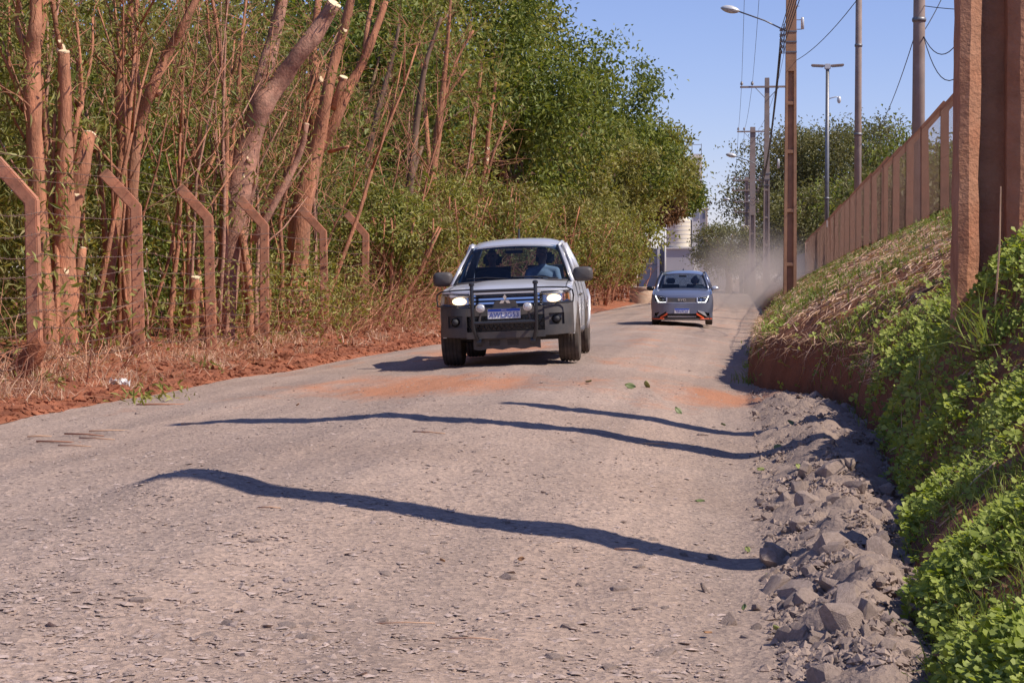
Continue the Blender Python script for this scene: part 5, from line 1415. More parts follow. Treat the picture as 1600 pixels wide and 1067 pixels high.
def person(loc, rotz, label, shirt, driving=True, turn=0.0, scale=1.0):
    """seated figure: one continuous body surface, posed with both hands toward the wheel or in the lap"""
    bm = bmesh.new()
    def ell(c, r, rot=None):
        bmesh.ops.create_icosphere(bm, subdivisions=3, radius=1.0, matrix=Matrix.Translation(c) @ (rot or Matrix.Identity(4)) @ Matrix.Diagonal((*r, 1)))
    ell((0, 0, .08), (.18, .14, .12)); ell((0, .02, .28), (.165, .115, .2)); ell((0, .03, .44), (.19, .115, .15))
    capsule_chain(bm, [(-.19, .03, .52), (0, .03, .56), (.19, .03, .52)], [.065, .07, .065])
    capsule_chain(bm, [(0, .03, .56), (0, .0, .68)], [.062, .055])
    Tn = Matrix.Translation((0, 0, .76)) @ Matrix.Rotation(turn, 4, 'Z') @ Matrix.Translation((0, 0, -.76))
    def hell(c, r): bmesh.ops.create_icosphere(bm, subdivisions=3, radius=1.0, matrix=Tn @ Matrix.Translation(c) @ Matrix.Diagonal((*r, 1)))
    hell((0, .0, .80), (.076, .098, .098)); hell((0, -.03, .735), (.058, .07, .065)); hell((0, -.105, .765), (.014, .02, .026)); hell((0, -.092, .722), (.026, .012, .009))
    for s in (-1, 1):
        hell((s * .078, .01, .77), (.012, .022, .032)); hell((s * .03, -.085, .80), (.017, .012, .009))
        hand = Vector((s * .15, -.47, .36)) if driving else Vector((s * .12, -.36, .16))
        elb = Vector((s * .27, -.16, .27)) if driving else Vector((s * .25, -.05, .22))
        capsule_chain(bm, [(s * .20, .03, .52), elb, hand], [.058, .045, .03])
        for f in range(4):
            b0 = hand + Vector((s * (-.03 + .02 * f) * .6, -.045, .022 - .015 * f)); capsule_chain(bm, [hand, b0, b0 + Vector((-s * .01, -.03, -.008)), b0 + Vector((-s * .015, -.028, -.035))], [.016, .0105, .01, .009])
        capsule_chain(bm, [hand, hand + Vector((-s * .035, -.02, .02)), hand + Vector((-s * .045, -.05, .025))], [.014, .011, .009])
        capsule_chain(bm, [(s * .09, 0, .07), (s * .14, -.44, .13), (s * .14, -.56, -.28), (s * .14, -.72, -.31)], [.095, .065, .05, .045])
    me = bpy.data.meshes.new('person'); bm.to_mesh(me); bm.free()
    o = bpy.data.objects.new('person', me); COL.objects.link(o)
    md = o.modifiers.new('r', 'REMESH'); md.mode = 'VOXEL'; md.voxel_size = .0115; md.use_smooth_shade = True
    dg = bpy.context.evaluated_depsgraph_get(); me2 = bpy.data.meshes.new_from_object(o.evaluated_get(dg)); o.modifiers.clear(); o.data = me2; bpy.data.meshes.remove(me)
    trouser = plain('trousers', (.05, .06, .10), .9)
    me2.materials.clear()
    for m_ in (shirt, M['skin'], M['hair'], trouser): me2.materials.append(m_)
    Ti = Tn.inverted(); idx = []
    for p in me2.polygons:
        c = p.center; k = 0
        if c.z > .625:
            h = Ti @ c; k = 1
            if h.z > .845 or (h.y > .015 and h.z > .74 and abs(h.x) < .076) : k = 2
            if abs(abs(h.x) - .03) < .014 and abs(h.z - .795) < .008 and h.y < -.07: k = 2
        elif c.z < .17 and (c.y < -.05 or c.z < .12) and not (not driving and c.y < -.30 and c.z > .12 and abs(c.x) < .19): k = 3
        if driving and c.y < -.40 and c.z > .25: k = 1
        idx.append(k)
    me2.polygons.foreach_set('material_index', idx)
    o.location = loc; o.rotation_euler = (0, 0, rotz); o.scale = (scale,) * 3
    return tag(o, label, 'person')
def place(ch, root):
    """seat a person inside a vehicle (world placement, stays a thing of its own)"""
    mw = Matrix.LocRotScale(root.location, root.rotation_euler, None)
    l = Matrix.LocRotScale(ch.location, ch.rotation_euler, ch.scale)
    ch.matrix_world = mw @ l
def seat(parent, x, y, z, w=.5):
    mb = MB(); mb.grid(lambda u, v: (x + (u - .5) * w, y + .12 + .16 * v + .04 * math.cos((u - .5) * 3), z + .62 * v), 6, 6, (0, .10, .02)); mb.box((x, y - .15, z - .03), (w, .5, .14)); s = mb.build('seat', M['seat'], parent, True, sharp=R(40))
    mb = MB(); mb.box((x, y + .34, z + .74), (.26, .09, .17)); mb.build('headrest', M['seat'], s, bevel=.03)
def steering(parent, x, y, z, r=.18):
    mb = MB(); Mx = Matrix.Translation((x, y, z)) @ Matrix.Rotation(R(-62), 4, 'X')
    P = [Mx @ Vector((r * math.cos(t), r * math.sin(t), 0)) for t in np.linspace(0, 2 * math.pi, 25)]; mb.tube(P, .016, 7, cap=False)
    for t in (R(0), R(180), R(270)): mb.tube([Mx @ Vector((0, 0, -.02)), Mx @ Vector((r * math.cos(t), r * math.sin(t), 0))], .018, 6)
    mb.lathe([(.05, -.03), (.06, 0), (.04, .02)], 12, Mx); mb.tube([Mx @ Vector((0, 0, 0)), (x, y - .35, z - .22)], .025, 7); mb.build('steering_wheel', M['dash'], parent, True, sharp=R(40))
def side_shell(mb, ys, hw, zb, zt, s, n=7):
    """body side: columns along y, z from zb(y) to zt(y), half width hw(y, z)"""
    def fn(u, v):
        i = u * (len(ys) - 1); i0 = min(int(i), len(ys) - 2); y = ys[i0] + (ys[i0 + 1] - ys[i0]) * (i - i0)
        z = zb(y) + (zt(y) - zb(y)) * v
        return (s * hw(y, z), y, z)
    mb.grid(fn, len(ys) - 1, n, (-s * .03, 0, 0))
def sq(c): return math.copysign(abs(c) ** .55, c)
def arch(y, axles, rw, zc, zb):
    z = zb
    for a in axles:
        d = abs(y - a)
        if d < rw: z = max(z, zc + math.sqrt(max(0, rw * rw - d * d)))
    return z
def dense(a, b, n, extra=()): return sorted(set(list(np.linspace(a, b, n)) + [e for e in extra if a <= e <= b]))
def quad_slab(mb, p, thick=None): mb.grid(lambda u, v: (Vector(p[0]) * (1 - u) + Vector(p[1]) * u) * (1 - v) + (Vector(p[3]) * (1 - u) + Vector(p[2]) * u) * v, 4, 4)

# ------------------------------------------------------------------ silver pickup truck
tq = at(801, 573, 26.9)
truck = thing('pickup_truck', 'silver pickup truck with black bull bar and lit headlights', 'pickup truck', (tq.x, tq.y, 0), 0)
truck.location.z = ground_z(tq.x, tq.y) - .005
truck.rotation_euler = (0, R(-2.3), R(1.9))
truck.scale = (1.065, 1, 1)
AX = [(0.0), (3.0)]
def t_hw(y, z):
    w = .865 - .30 * max(0, (-.42 - y)) ** 1.5 * 2.0
    w -= .35 * max(0, z - .86) ** 1.6 + .05 * max(0, .55 - z)
    for a in AX: w += .035 * max(0, 1 - (abs(y - a) / .62) ** 2) * max(0, 1 - abs(z - .72) / .35)
    return w - (.02 if y > 2.52 else 0)
def t_top(y): return float(np.interp(y, [-.8, -.6, -.2, .5, 1.2, 2.45, 2.55, 4.2], [.985, 1.02, 1.07, 1.12, 1.15, 1.17, 1.17, 1.18]))
ex = [a + d for a in AX for d in (-.44, -.43, -.40, -.35, -.28, -.2, -.1, 0, .1, .2, .28, .35, .40, .43, .44)]
mb = MB()
for s in (-1, 1): side_shell(mb, dense(-.56, 4.15, 40, ex), t_hw, lambda y: arch(y, AX, .44, .40, .40), t_top, s, 8)
mb.build('body_side', M['silver_paint'], truck, True, sharp=R(30))
def hood_pt(u, v):
    y = -.80 + 1.33 * v; w = t_hw(y, t_top(y)) - .004; x = (u * 2 - 1) * w
    bulge = .045 * (1 - (x / w) ** 2) + .018 * (1 / (1 + math.exp(-(.42 - abs(x)) * 40)))
    return (x, y - (.0 if v > .1 else 0) + .06 * (x / w) ** 2 * (1 - v), t_top(y) + bulge * (.45 + .55 * min(1, v * 4)))
mb = MB(); mb.grid(hood_pt, 24, 14, (0, 0, -.03)); bon = mb.build('bonnet', M['silver_paint'], truck, True, sharp=R(30))
for u_ in (.045, .955):
    mb = MB(); mb.tube([Vector(hood_pt(u_, v_ / 10)) + Vector((0, 0, .001)) for v_ in range(0, 11)], .006, 5); mb.build('shut_line', M['cable'], bon)
for s in (-1, 1):
    for y_ in (.62, 1.50, 2.43):
        mb = MB(); mb.tube([(s * (t_hw(y_, z_) + .001), y_, z_) for z_ in np.linspace(.46, 1.13, 8)], .006, 5); mb.build('door_gap', M['cable'], truck)
# fascia surface
def t_front(x, z):
    t = abs(x) / .87
    return -.86 + .07 * t * t + .24 * t ** 7 + (.16 * max(0, z - .68)) + .05 * max(0, .5 - z)
def fpatch(mb, x0, x1, zlo, zhi, off=0.0, th=.03, nx=10, nz=5, front=t_front):
    lo = zlo if callable(zlo) else (lambda x: zlo); hi = zhi if callable(zhi) else (lambda x: zhi)
    def fn(u, v):
        x = x0 + (x1 - x0) * u; z = lo(x) + (hi(x) - lo(x)) * v
        return (x, front(x, z) + off, z)
    mb.grid(fn, nx, nz, (0, th, 0))
# upper grille: painted rim, dark mesh, chrome bars, badge
mb = MB(); fpatch(mb, -.46, .46, .985, 1.035, -.005, .1, 14, 3); mb.build('grille_rim', M['silver_paint'], truck, True, sharp=R(40))
gr = None
mb = MB(); fpatch(mb, -.455, .455, .80, .985, .05, .04, 14, 4); gr = mb.build('grille', M['black_gloss'], truck)
for z in (.965, .915, .862):
    mb = MB(); fpatch(mb, -.44, .44, z - .013, z + .013, .005, .03, 14, 2); mb.build('grille_bar', M['chrome'], gr, True, sharp=R(40))
mb = MB()                                  # painted beak under the badge
out = [(-.13, .89), (.13, .89), (.17, .80), (.11, .735), (-.11, .735), (-.17, .80)]
mb.prism([(x, 0, z) for x, z in out], (0, t_front(0, .8) - .005, 0), (0, t_front(0, .8) + .06, 0)); mb.build('grille_beak', M['black_plastic'], truck, bevel=.01)
for k in range(3):                         # three-rhombus badge
    a = R(90 + 120 * k); d = Vector((math.cos(a), 0, math.sin(a))); e = Vector((-math.sin(a), 0, math.cos(a))); L = .082
    mb = MB(); mb.prism([Vector((0, 0, 0)), d * L * .5 + e * L * .29, d * L, d * L * .5 - e * L * .29], (0, -.012, 0), (0, .008, 0)); o = mb.build('badge', M['chrome'], truck, bevel=.002); o.location = (0, t_front(0, .9) - .012, .895)
# headlights
for s in (-1, 1):
    e = bpy.data.objects.new('headlight', None); link(e, truck)
    xa, xb = sorted((s * .455, s * .83))
    lo = lambda x: .815 + .05 * max(0, (abs(x) - .6)) / .25; hi = lambda x: .985 + .02 * (abs(x) - .45)
    mb = MB(); fpatch(mb, xa, xb, lo, hi, .085, .02, 10, 5); mb.build('reflector', M['reflector'], e, True)
    mb = MB(); fpatch(mb, xa, xb, lo, hi, -.004, .006, 10, 5); mb.build('lens', M['lens'], e, True)
    mb = MB(); fpatch(mb, xa, xb, lambda x: lo(x) - .014, lo, -.002, .09, 10, 2); fpatch(mb, xa, xb, hi, lambda x: hi(x) + .012, -.002, .09, 10, 2); mb.build('surround', M['black_gloss'], e)
    c = .60 if s < 0 else .62
    mb = MB(); ca, cb = sorted((s * (c - .085), s * (c + .085))); mb.lathe([(.001, .0), (.05, .006), (.052, -.03), (.001, -.035)], 18, Matrix.Translation((s * c, t_front(c, .9) + .045, .90)) @ Matrix.Rotation(R(90), 4, 'X') @ Matrix.Diagonal((1.75, 1, 1, 1))); mb.build('bulb', M['lamp_lit'], e, True)
    aa, ab = sorted((s * .745, s * .815)); mb = MB(); fpatch(mb, aa, ab, .86, .97, .06, .015, 5, 4); mb.build('indicator', M['amber'], e, True)
    fa, fb2 = sorted((s * .62, s * .86)); mb = MB(); fpatch(mb, s * .44, s * .835, lambda x: hi(x) + .014, lambda x: max(hi(x) + .02, t_top(-.62) + .01), -.001, .12, 10, 3); mb.build('wing_front', M['silver_paint'], truck, True, sharp=R(40))
# bumper: corners, centre, lower grille, skid plate
def b_lo(x): return .405 + .05 * max(0, abs(x) - .6)
mb = MB()
for s in (-1, 1):
    a = [s * .50, s * .855]
    fpatch(mb, a[0], a[1], .70, lambda x: .805 + .05 * max(0, (abs(x) - .6)) / .25, -.035, .22, 12, 4)
    fpatch(mb, a[0], s * .555, b_lo, .702, -.035, .22, 6, 6)
    fpatch(mb, s * .745, a[1], b_lo, .702, -.035, .22, 6, 6)
    fpatch(mb, s * .55, s * .75, b_lo, .545, -.035, .22, 6, 3)
    fpatch(mb, s * .55, s * .75, .54, .705, .0, .05, 5, 4)
fpatch(mb, -.505, .505, .69, .80, -.02, .1, 12, 4); fpatch(mb, -.505, .505, .385, .475, -.045, .12, 12, 4)
mb.build('bumper', M['black_plastic'], truck, True, sharp=R(35))
mb = MB(); fpatch(mb, -.51, .51, .46, .70, .07, .04, 8, 3); lg = mb.build('lower_grille', M['black_gloss'], truck)
mb = MB()
for i in range(15):
    for sg in (-1, 1):
        x = -.46 + i * .066; mb.tube([(x, t_front(x, .58) + .045, .50), (x + sg * .09, t_front(x, .58) + .045, .66)], .005, 4)
mb.build('mesh_bars', M['black_plastic'], lg)
mb = MB(); fpatch(mb, -.43, .43, lambda x: .235 + .012 * math.sin(x * 23), .40, .06, .03, 14, 4); sk = mb.build('skid_plate', M['black_plastic'], truck, True, sharp=R(30))
for x in (-.16, .08):
    mb = MB()
    for k in range(3): fpatch(mb, x - .07, x + .07, .29 + k * .025, .302 + k * .025, .052, .02, 3, 1)
    mb.build('slot', M['black_gloss'], sk)
for s in (-1, 1):
    y0 = t_front(.65, .62) - .02
    mb = MB(); mb.lathe([(.062, -.01), (.062, .03), (.05, .045), (.046, .02)], 16, Matrix.Translation((s * .65, y0 + .02, .62)) @ Matrix.Rotation(R(90), 4, 'X')); f = mb.build('fog_lamp', M['black_gloss'], truck, True, sharp=R(40))
    mb = MB(); mb.lathe([(.045, 0), (.04, .03), (.001, .036)], 16, Matrix.Translation((s * .65, y0 + .0, .62)) @ Matrix.Rotation(R(90), 4, 'X')); mb.build('lens', M['dash'], f, True)
# number plate
pe = bpy.data.objects.new('number_plate', None); link(pe, truck); pe.location = (-.01, -.925, .715); pe.rotation_euler = (R(-4), 0, 0)
mb = MB(); mb.box((0, 0, 0), (.42, .012, .135)); mb.build('plate', M['plate_white'], pe, bevel=.003)
mb = MB(); mb.box((0, -.0075, .048), (.412, .004, .034)); mb.build('blue_band', M['plate_blue'], pe)
text_part('AWL3G53', .094, M['plate_ink'], pe, (0, -.0085, -.018), wide=.92)
text_part('BRASIL', .024, M['plate_white'], pe, (0, -.011, .048))
# bull bar
mb = MB(); yb = -1.0
for s in (-1, 1):
    mb.tube([(s * .405, yb + .02, 1.11), (s * .405, yb, 1.05), (s * .405, yb - .01, .75), (s * .40, yb, .52), (s * .37, yb + .06, .40), (s * .345, yb + .12, .33)], .024, 10)
    mb.lathe([(.036, 0), (.036, .03), (.02, .045), (.001, .047)], 10, Matrix.Translation((s * .405, yb + .02, 1.105)))
    mb.lathe([(.05, -.03), (.055, 0), (.05, .03)], 10, Matrix.Translation((s * .345, yb + .12, .34)) @ Matrix.Rotation(R(90), 4, 'Y'))
    mb.tube([(s * .405, yb, 1.055), (s * .62, yb + .03, 1.05), (s * .80, yb + .10, 1.04), (s * .865, yb + .16, 1.0), (s * .875, yb + .19, .93), (s * .865, yb + .19, .845), (s * .80, yb + .12, .835), (s * .60, yb + .04, .838), (s * .405, yb, .845)], .011, 7)
    mb.tube([(s * .405, yb + .01, .62), (s * .405, yb + .2, .62)], .02, 7); mb.tube([(s * .345, yb + .12, .36), (s * .345, yb + .4, .40)], .025, 7)
mb.tube([(-.405, yb, 1.03), (.405, yb, 1.03)], .022, 10); mb.tube([(-.405, yb, .60), (.405, yb, .60)], .025, 10)
mb.build('bull_bar', plain('bull_bar_steel', (.05, .052, .06), .35, .5, var=.1), truck, True, sharp=R(40))
for s in (-1, 1):
    Mx = Matrix.Translation((s * .30, yb + .0, .80)) @ Matrix.Rotation(R(90), 4, 'X')
    mb = MB(); mb.lathe([(.03, -.06), (.055, -.02), (.062, .02), (.058, .028)], 18, Mx); f = mb.build('spot_lamp', M['chrome'], truck, True, sharp=R(40))
    mb = MB(); mb.lathe([(.056, .015), (.052, .03), (.03, .038), (.001, .041)], 18, Mx); mb.build('lens', plain('spot_glass', (.62, .64, .66), .12, .3, var=.2, scale=40), f, True)
    mb = MB(); mb.tube([(s * .30, yb + .02, .76), (s * .33, yb + .02, .60)], .014, 6); mb.build('lamp_bracket', M['black_plastic'], f)
# cabin
A0 = [Vector((s * .79, .50, 1.125)) for s in (-1, 1)]; A1 = [Vector((s * .585, 1.22, 1.655)) for s in (-1, 1)]
def ws(u, v):
    p = (A0[0] * (1 - u) + A0[1] * u) * (1 - v) + (A1[0] * (1 - u) + A1[1] * u) * v
    b = 1 - (2 * u - 1) ** 2
    return p + Vector((0, -.10 * b, .02 * b + .02 * math.sin(v * 3.14)))
mb = MB(); mb.grid(ws, 14, 8); mb.build('windscreen', M['windscreen'], truck, True)
mb = MB(); mb.grid(lambda u, v: ws(.012 + u * .035, .05 + v * .75) + Vector((0, .012, 0)), 2, 6, (0, .002, 0)); mb.build('sticker', M['sticker'], truck)
def roof(u, v):
    y = 1.18 + 1.32 * v; w = .60 + .015 * math.sin(v * 3.14); x = (2 * u - 1) * w
    z = float(np.interp(v, [0, .12, .35, .7, 1], [1.655, 1.70, 1.745, 1.765, 1.72])) + .03 * (1 - (x / w) ** 2) - .05 * (abs(x / w)) ** 6
    return (x, y - .08 * (1 - (x / w) ** 2) * (1 - v), z)
mb = MB(); mb.grid(roof, 16, 12, (0, 0, -.035)); mb.build('roof', M['silver_paint'], truck, True, sharp=R(40))
pil = {'A': ((.80, .45, 1.11), (.598, 1.22, 1.645)), 'B': ((.80, 1.48, 1.14), (.635, 1.55, 1.71)), 'C': ((.79, 2.42, 1.16), (.60, 2.36, 1.69))}
for k, (a, b) in pil.items():
    for s in (-1, 1):
        a_, b_2 = Vector((s * a[0], a[1], a[2])), Vector((s * b[0], b[1], b[2]))
        mb = MB(); mb.tube([a_, a_.lerp(b_2, .5) + Vector((s * .01, 0, .01)), b_2], [.042, .034, .024] if k != 'C' else [.09, .07, .06], 8); mb.build('pillar', M['silver_paint'], truck, True)
        if k == 'A':
            mb = MB(); mb.tube([a_ + Vector((-s * .022, -.02, .01)), b_2 + Vector((-s * .016, -.03, 0))], .02, 6); mb.build('screen_seal', M['black_gloss'], truck, True)
for s in (-1, 1):
    mb = MB(); mb.tube([(s * .598, 1.22, 1.645), (s * .625, 1.6, 1.705), (s * .605, 2.4, 1.69)], .026, 8); mb.build('roof_rail', M['silver_paint'], truck, True)
    mb = MB(); quad_slab(mb, [(s * .765, .62, 1.15), (s * .79, 1.44, 1.155), (s * .635, 1.5, 1.69), (s * .61, 1.26, 1.65)], (-s * .005, 0, 0)); mb.build('side_window', M['side_glass'], truck)
    mb = MB(); quad_slab(mb, [(s * .79, 1.52, 1.155), (s * .785, 2.34, 1.17), (s * .61, 2.30, 1.68), (s * .635, 1.57, 1.69)], (-s * .005, 0, 0)); mb.build('side_window', M['side_glass'], truck)
    mb = MB()                                    # door mirror
    mb.grid(lambda u, v: (s * (.945 + .135 * sq(math.cos(u * 6.283)) * abs(math.sin(v * 3.1416)) ** .4), .60 + .085 * -math.cos(v * 3.1416), 1.215 + .105 * sq(math.sin(u * 6.283)) * abs(math.sin(v * 3.1416)) ** .4), 24, 10)
    m_ = mb.build('door_mirror', M['black_plastic'], truck, True)
    mb = MB(); mb.tube([(s * .79, .68, 1.16), (s * .86, .62, 1.17)], .035, 7); mb.build('mirror_foot', M['black_plastic'], m_, True)
    mb = MB(); mb.box((s * .945, .688, 1.215), (.22, .01, .15)); mb.build('mirror_glass', M['chrome'], m_, bevel=.02)
    mb = MB(); mb.tube([(s * .90, 2.42, .40), (s * .93, 2.45, .55), (s * .935, 2.62, .86), (s * .90, 2.9, .98)], .02, 6); mb.build('wheel_arch_trim', M['silver_paint'], truck, True)
    mb = MB(); mb.tube([(s * .875, .9, .92), (s * .90, .95, .935), (s * .90, 1.06, .935), (s * .875, 1.1, .92)], .014, 6); mb.build('door_handle', M['black_plastic'], truck, True)
    mb = MB(); mb.tube([(s * .84, .55, .42), (s * .86, 1.4, .40), (s * .84, 2.45, .42)], .035, 8); mb.build('side_step', M['black_plastic'], truck, True)
mb = MB(); quad_slab(mb, [(-.60, 2.44, 1.18), (.60, 2.44, 1.18), (.53, 2.40, 1.64), (-.53, 2.40, 1.64)], (0, .006, 0)); mb.build('rear_window', M['lens'], truck)
mb = MB(); mb.box((0, 2.46, .82), (1.6, .05, .70)); mb.box((0, 2.45, 1.68), (1.15, .06, .06)); mb.build('cab_back', M['silver_paint'], truck, bevel=.015)
mb = MB(); mb.box((0, 3.3, .62), (1.5, 1.6, .04)); mb.box((0, 4.14, .85), (1.62, .06, .62)); b = mb.build('cargo_bed', M['silver_paint'], truck, bevel=.01)
mb = MB(); mb.box((0, 1.0, .40), (1.5, 2.7, .06)); mb.box((0, 2.0, .45), (.75, 4.1, .12)); mb.build('underbody', M['black_plastic'], truck)
mb = MB(); mb.tube([(-.7, 3.0, .37), (.7, 3.0, .37)], .05, 8); mb.lathe([(.05, -.12), (.13, -.06), (.14, .06), (.05, .12)], 12, Matrix.Translation((0, 3.0, .36)) @ Matrix.Rotation(R(90), 4, 'Y')); mb.tube([(-.7, 0, .36), (.7, 0, .36)], .04, 8); mb.build('axle', M['black_plastic'], truck, True, sharp=R(40))
mb = MB(); mb.grid(lambda u, v: ((u - .5) * 1.46, .50 + .42 * v, 1.10 + .03 * math.sin(v * 3)), 6, 4, (0, 0, -.25)); mb.build('dashboard', M['dash'], truck, True, sharp=R(40))
mb = MB()
mb.tube([(-.05, .43, 1.185), (-.35, .50, 1.215), (-.62, .56, 1.20)], .009, 5); mb.tube([(.62, .47, 1.17), (.30, .43, 1.205), (.02, .45, 1.21)], .009, 5); mb.build('wiper', M['cable'], truck)
mb = MB(); mb.grid(lambda u, v: ((2 * u - 1) * .79, .46 + .07 * v - .09 * (1 - (2 * u - 1) ** 2), 1.14 + .005 * v + .035 * (1 - (2 * u - 1) ** 2)), 12, 2, (0, 0, -.02)); mb.build('cowl', M['black_plastic'], truck, True)
mb = MB(); mb.tube([(-.02, 2.3, 1.76), (-.02, 2.34, 1.94)], [.018, .012], 6); mb.build('antenna', M['cable'], truck)
mb = MB(); mb.box((0, 1.02, 1.585), (.24, .03, .065)); mb.tube([(0, 1.04, 1.6), (0, 1.14, 1.67)], .01, 5); mb.build('rear_view_mirror', M['dash'], truck, bevel=.01)
for x in (-.37, .37): seat(truck, x, 1.48, .74)
mb = MB(); mb.box((0, 2.2, .95), (1.3, .14, .55)); mb.build('rear_seat', M['seat'], truck, bevel=.04)
steering(truck, .37, 1.02, 1.05)
for s in (-1, 1):
    wheel(truck, (s * .765, 0.0, .37), .37, .27, s, .215); wheel(truck, (s * .765, 3.0, .37), .37, .27, s, .215)
bpy.context.view_layer.update()
shirt_b = plain('pale_blue_shirt', (.38, .45, .55), .85); shirt_d = plain('dark_shirt', (.06, .07, .09), .9)
place(person((.37, 1.50, .76), 0, 'driver in a pale shirt at the wheel of the pickup', shirt_b, True, R(35)), truck)
place(person((-.37, 1.52, .74), 0, 'passenger in a dark shirt in the pickup', shirt_d, False, R(-5)), truck)

# ------------------------------------------------------------------ blue-grey hatchback
cq = at(1066, 506, 55.0)
car = thing('hatchback_car', 'blue-grey electric hatchback with orange bumper blades', 'car', (cq.x, cq.y, 0), R(1.0))
car.location.z = ground_z(cq.x, cq.y) - .005
CA = [0.0, 2.7]
def c_hw(y, z):
    w = .875 - .55 * max(0, (-.30 - y)) ** 1.7
    w -= .28 * max(0, z - .70) ** 1.5 + .10 * max(0, .45 - z)
    for a in CA: w += .015 * max(0, 1 - (abs(y - a) / .5) ** 2) * max(0, 1 - abs(z - .6) / .35)
    return w - .12 * max(0, y - 3.0)
def c_top(y): return float(np.interp(y, [-.8, -.4, 0, .45, 1.0, 2.2, 3.0, 3.45], [.80, .90, .965, 1.02, 1.0, 1.04, 1.08, 1.05]))
cx = [a + d for a in CA for d in (-.36, -.35, -.32, -.26, -.18, -.09, 0, .09, .18, .26, .32, .35, .36)]
mb = MB()
for s in (-1, 1): side_shell(mb, dense(-.50, 3.45, 36, cx), c_hw, lambda y: arch(y, CA, .36, .33, .22), c_top, s, 9)
mb.build('body_side', M['blue_grey_paint'], car, True, sharp=R(30))
def c_front(x, z):
    t = abs(x) / .875
    return -.82 + .10 * t * t + .26 * t ** 6 + .35 * max(0, z - .62) ** 1.5 + .03 * max(0, .3 - z)
def c_hood(u, v):
    y = -.70 + 1.15 * v; w = c_hw(max(y, -.5), c_top(y)) - .003; x = (2 * u - 1) * w
    return (x, y + (.16 * (x / w) ** 2 + .10 * (x / w) ** 6) * (1 - v) , float(np.interp(v, [0, .12, .4, 1], [.80, .86, .945, 1.02])) + .045 * (1 - (x / w) ** 2) - .02 * abs(x / w) ** 5 * (1 - v))
mb = MB(); mb.grid(c_hood, 20, 14, (0, 0, -.03)); mb.build('bonnet', M['blue_grey_paint'], car, True, sharp=R(40))
cp = lambda mb, x0, x1, lo, hi, off=0, th=.05, nx=10, nz=4: fpatch(mb, x0, x1, lo, hi, off, th, nx, nz, c_front)
# nose: painted bands round the openings
mb = MB()
cp(mb, -.86, .86, .46, lambda x: .65 + .03 * max(0, abs(x) - .42), 0, .08, 26, 5)
for s in (-1, 1):
    cp(mb, s * .755, s * .862, lambda x: .65, lambda x: .86, .0, .06, 5, 5)
    cp(mb, s * .23, s * .44, .34, .462, 0, .08, 6, 3); cp(mb, s * .435, s * .70, lambda x: .42 - .18 * max(0, abs(x) - .44), .462, 0, .08, 6, 3); cp(mb, s * .77, s * .862, .22, .465, 0, .08, 6, 5); cp(mb, s * .695, s * .772, lambda x: .36, .462, 0, .08, 3, 3)
    cp(mb, s * .35, s * .80, lambda x: .785 + .10 * max(0, abs(x) - .42), lambda x: .835 + .07 * max(0, abs(x) - .42), .02, .08, 8, 3)
cp(mb, -.24, .24, .34, .462, .005, .06, 8, 3); cp(mb, -.36, .36, .785, .84, .02, .08, 12, 3)
mb.build('front_bumper', M['blue_grey_paint'], car, True, sharp=R(30))
mb = MB(); cp(mb, -.43, .43, lambda x: .648, lambda x: .79, .02, .04, 14, 3); gr = mb.build('grille_strip', M['black_plastic'], car, True, sharp=R(40))
mb = MB(); cp(mb, -.40, .40, .643, .655, -.006, .02, 14, 1); mb.build('chrome_line', M['silver_trim'], gr)
text_part('BYD', .085, M['chrome'], car, (0, c_front(0, .72) + .0, .722), wide=1.45, name='badge')
for s in (-1, 1):
    e = bpy.data.objects.new('headlight', None); link(e, car)
    lo = lambda x: .645 + .03 * max(0, abs(x) - .42) / .35; hi = lambda x: .79 + .10 * max(0, abs(x) - .42)
    mb = MB(); cp(mb, s * .42, s * .765, lo, hi, .035, .02, 8, 4); mb.build('housing', M['black_gloss'], e, True)
    mb = MB(); cp(mb, s * .42, s * .765, lo, hi, .0, .005, 8, 4); mb.build('lens', M['lens'], e, True)
    mb = MB(); cp(mb, s * .44, s * .68, lambda x: .652, lambda x: .664, .008, .02, 8, 1); cp(mb, s * .655, s * .75, lambda x: .652 + (abs(x) - .665) * 2.0, lambda x: .668 + (abs(x) - .655) * 1.95, .008, .02, 6, 1); mb.build('led_strip', M['led_lit'], e)
    for k in range(2):
        mb = MB(); cp(mb, s * (.50 + k * .10), s * (.57 + k * .10), .70, .755, .02, .02, 3, 2); mb.build('projector', M['reflector'], e)
    mb = MB(); cp(mb, s * .415, s * .45, lambda x: .64 + (abs(x) - .415) * .5, lambda x: .79, -.004, .02, 3, 3); mb.build('trim', M['silver_trim'], e)
    # side intake with silver and orange blades
    mb = MB(); cp(mb, s * .44, s * .775, .21, .43, .06, .03, 8, 4); v_ = mb.build('side_intake', M['black_gloss'], car)
    mb = MB(); cp(mb, s * .45, s * .74, lambda x: .40 - .62 * (abs(x) - .45), lambda x: .43 - .25 * (abs(x) - .45) - 1.6 * max(0, abs(x) - .64), -.02, .05, 8, 2); mb.build('silver_blade', M['silver_trim'] if s > 0 else M['blue_grey_paint'], v_, True, sharp=R(40))  # sun-side blade silver, far one body paint: sunlight put into the colour
    mb = MB(); cp(mb, s * .41, s * .62, lambda x: .31 - .60 * (abs(x) - .41), lambda x: .365 - .62 * (abs(x) - .41), -.02, .05, 6, 2); mb.build('orange_blade', M['orange_trim'], v_, True, sharp=R(40))
    mb = MB(); cp(mb, s * .50, s * .84, .178, .205, -.025, .06, 8, 1); mb.build('orange_lip', M['orange_trim'], v_, True)
mb = MB(); cp(mb, -.44, .44, .205, .345, .07, .03, 10, 3); li = mb.build('lower_intake', M['black_gloss'], car)
mb = MB(); cp(mb, -.40, .40, .245, .265, .03, .03, 10, 1); mb.build('intake_bar', M['silver_trim'], li)
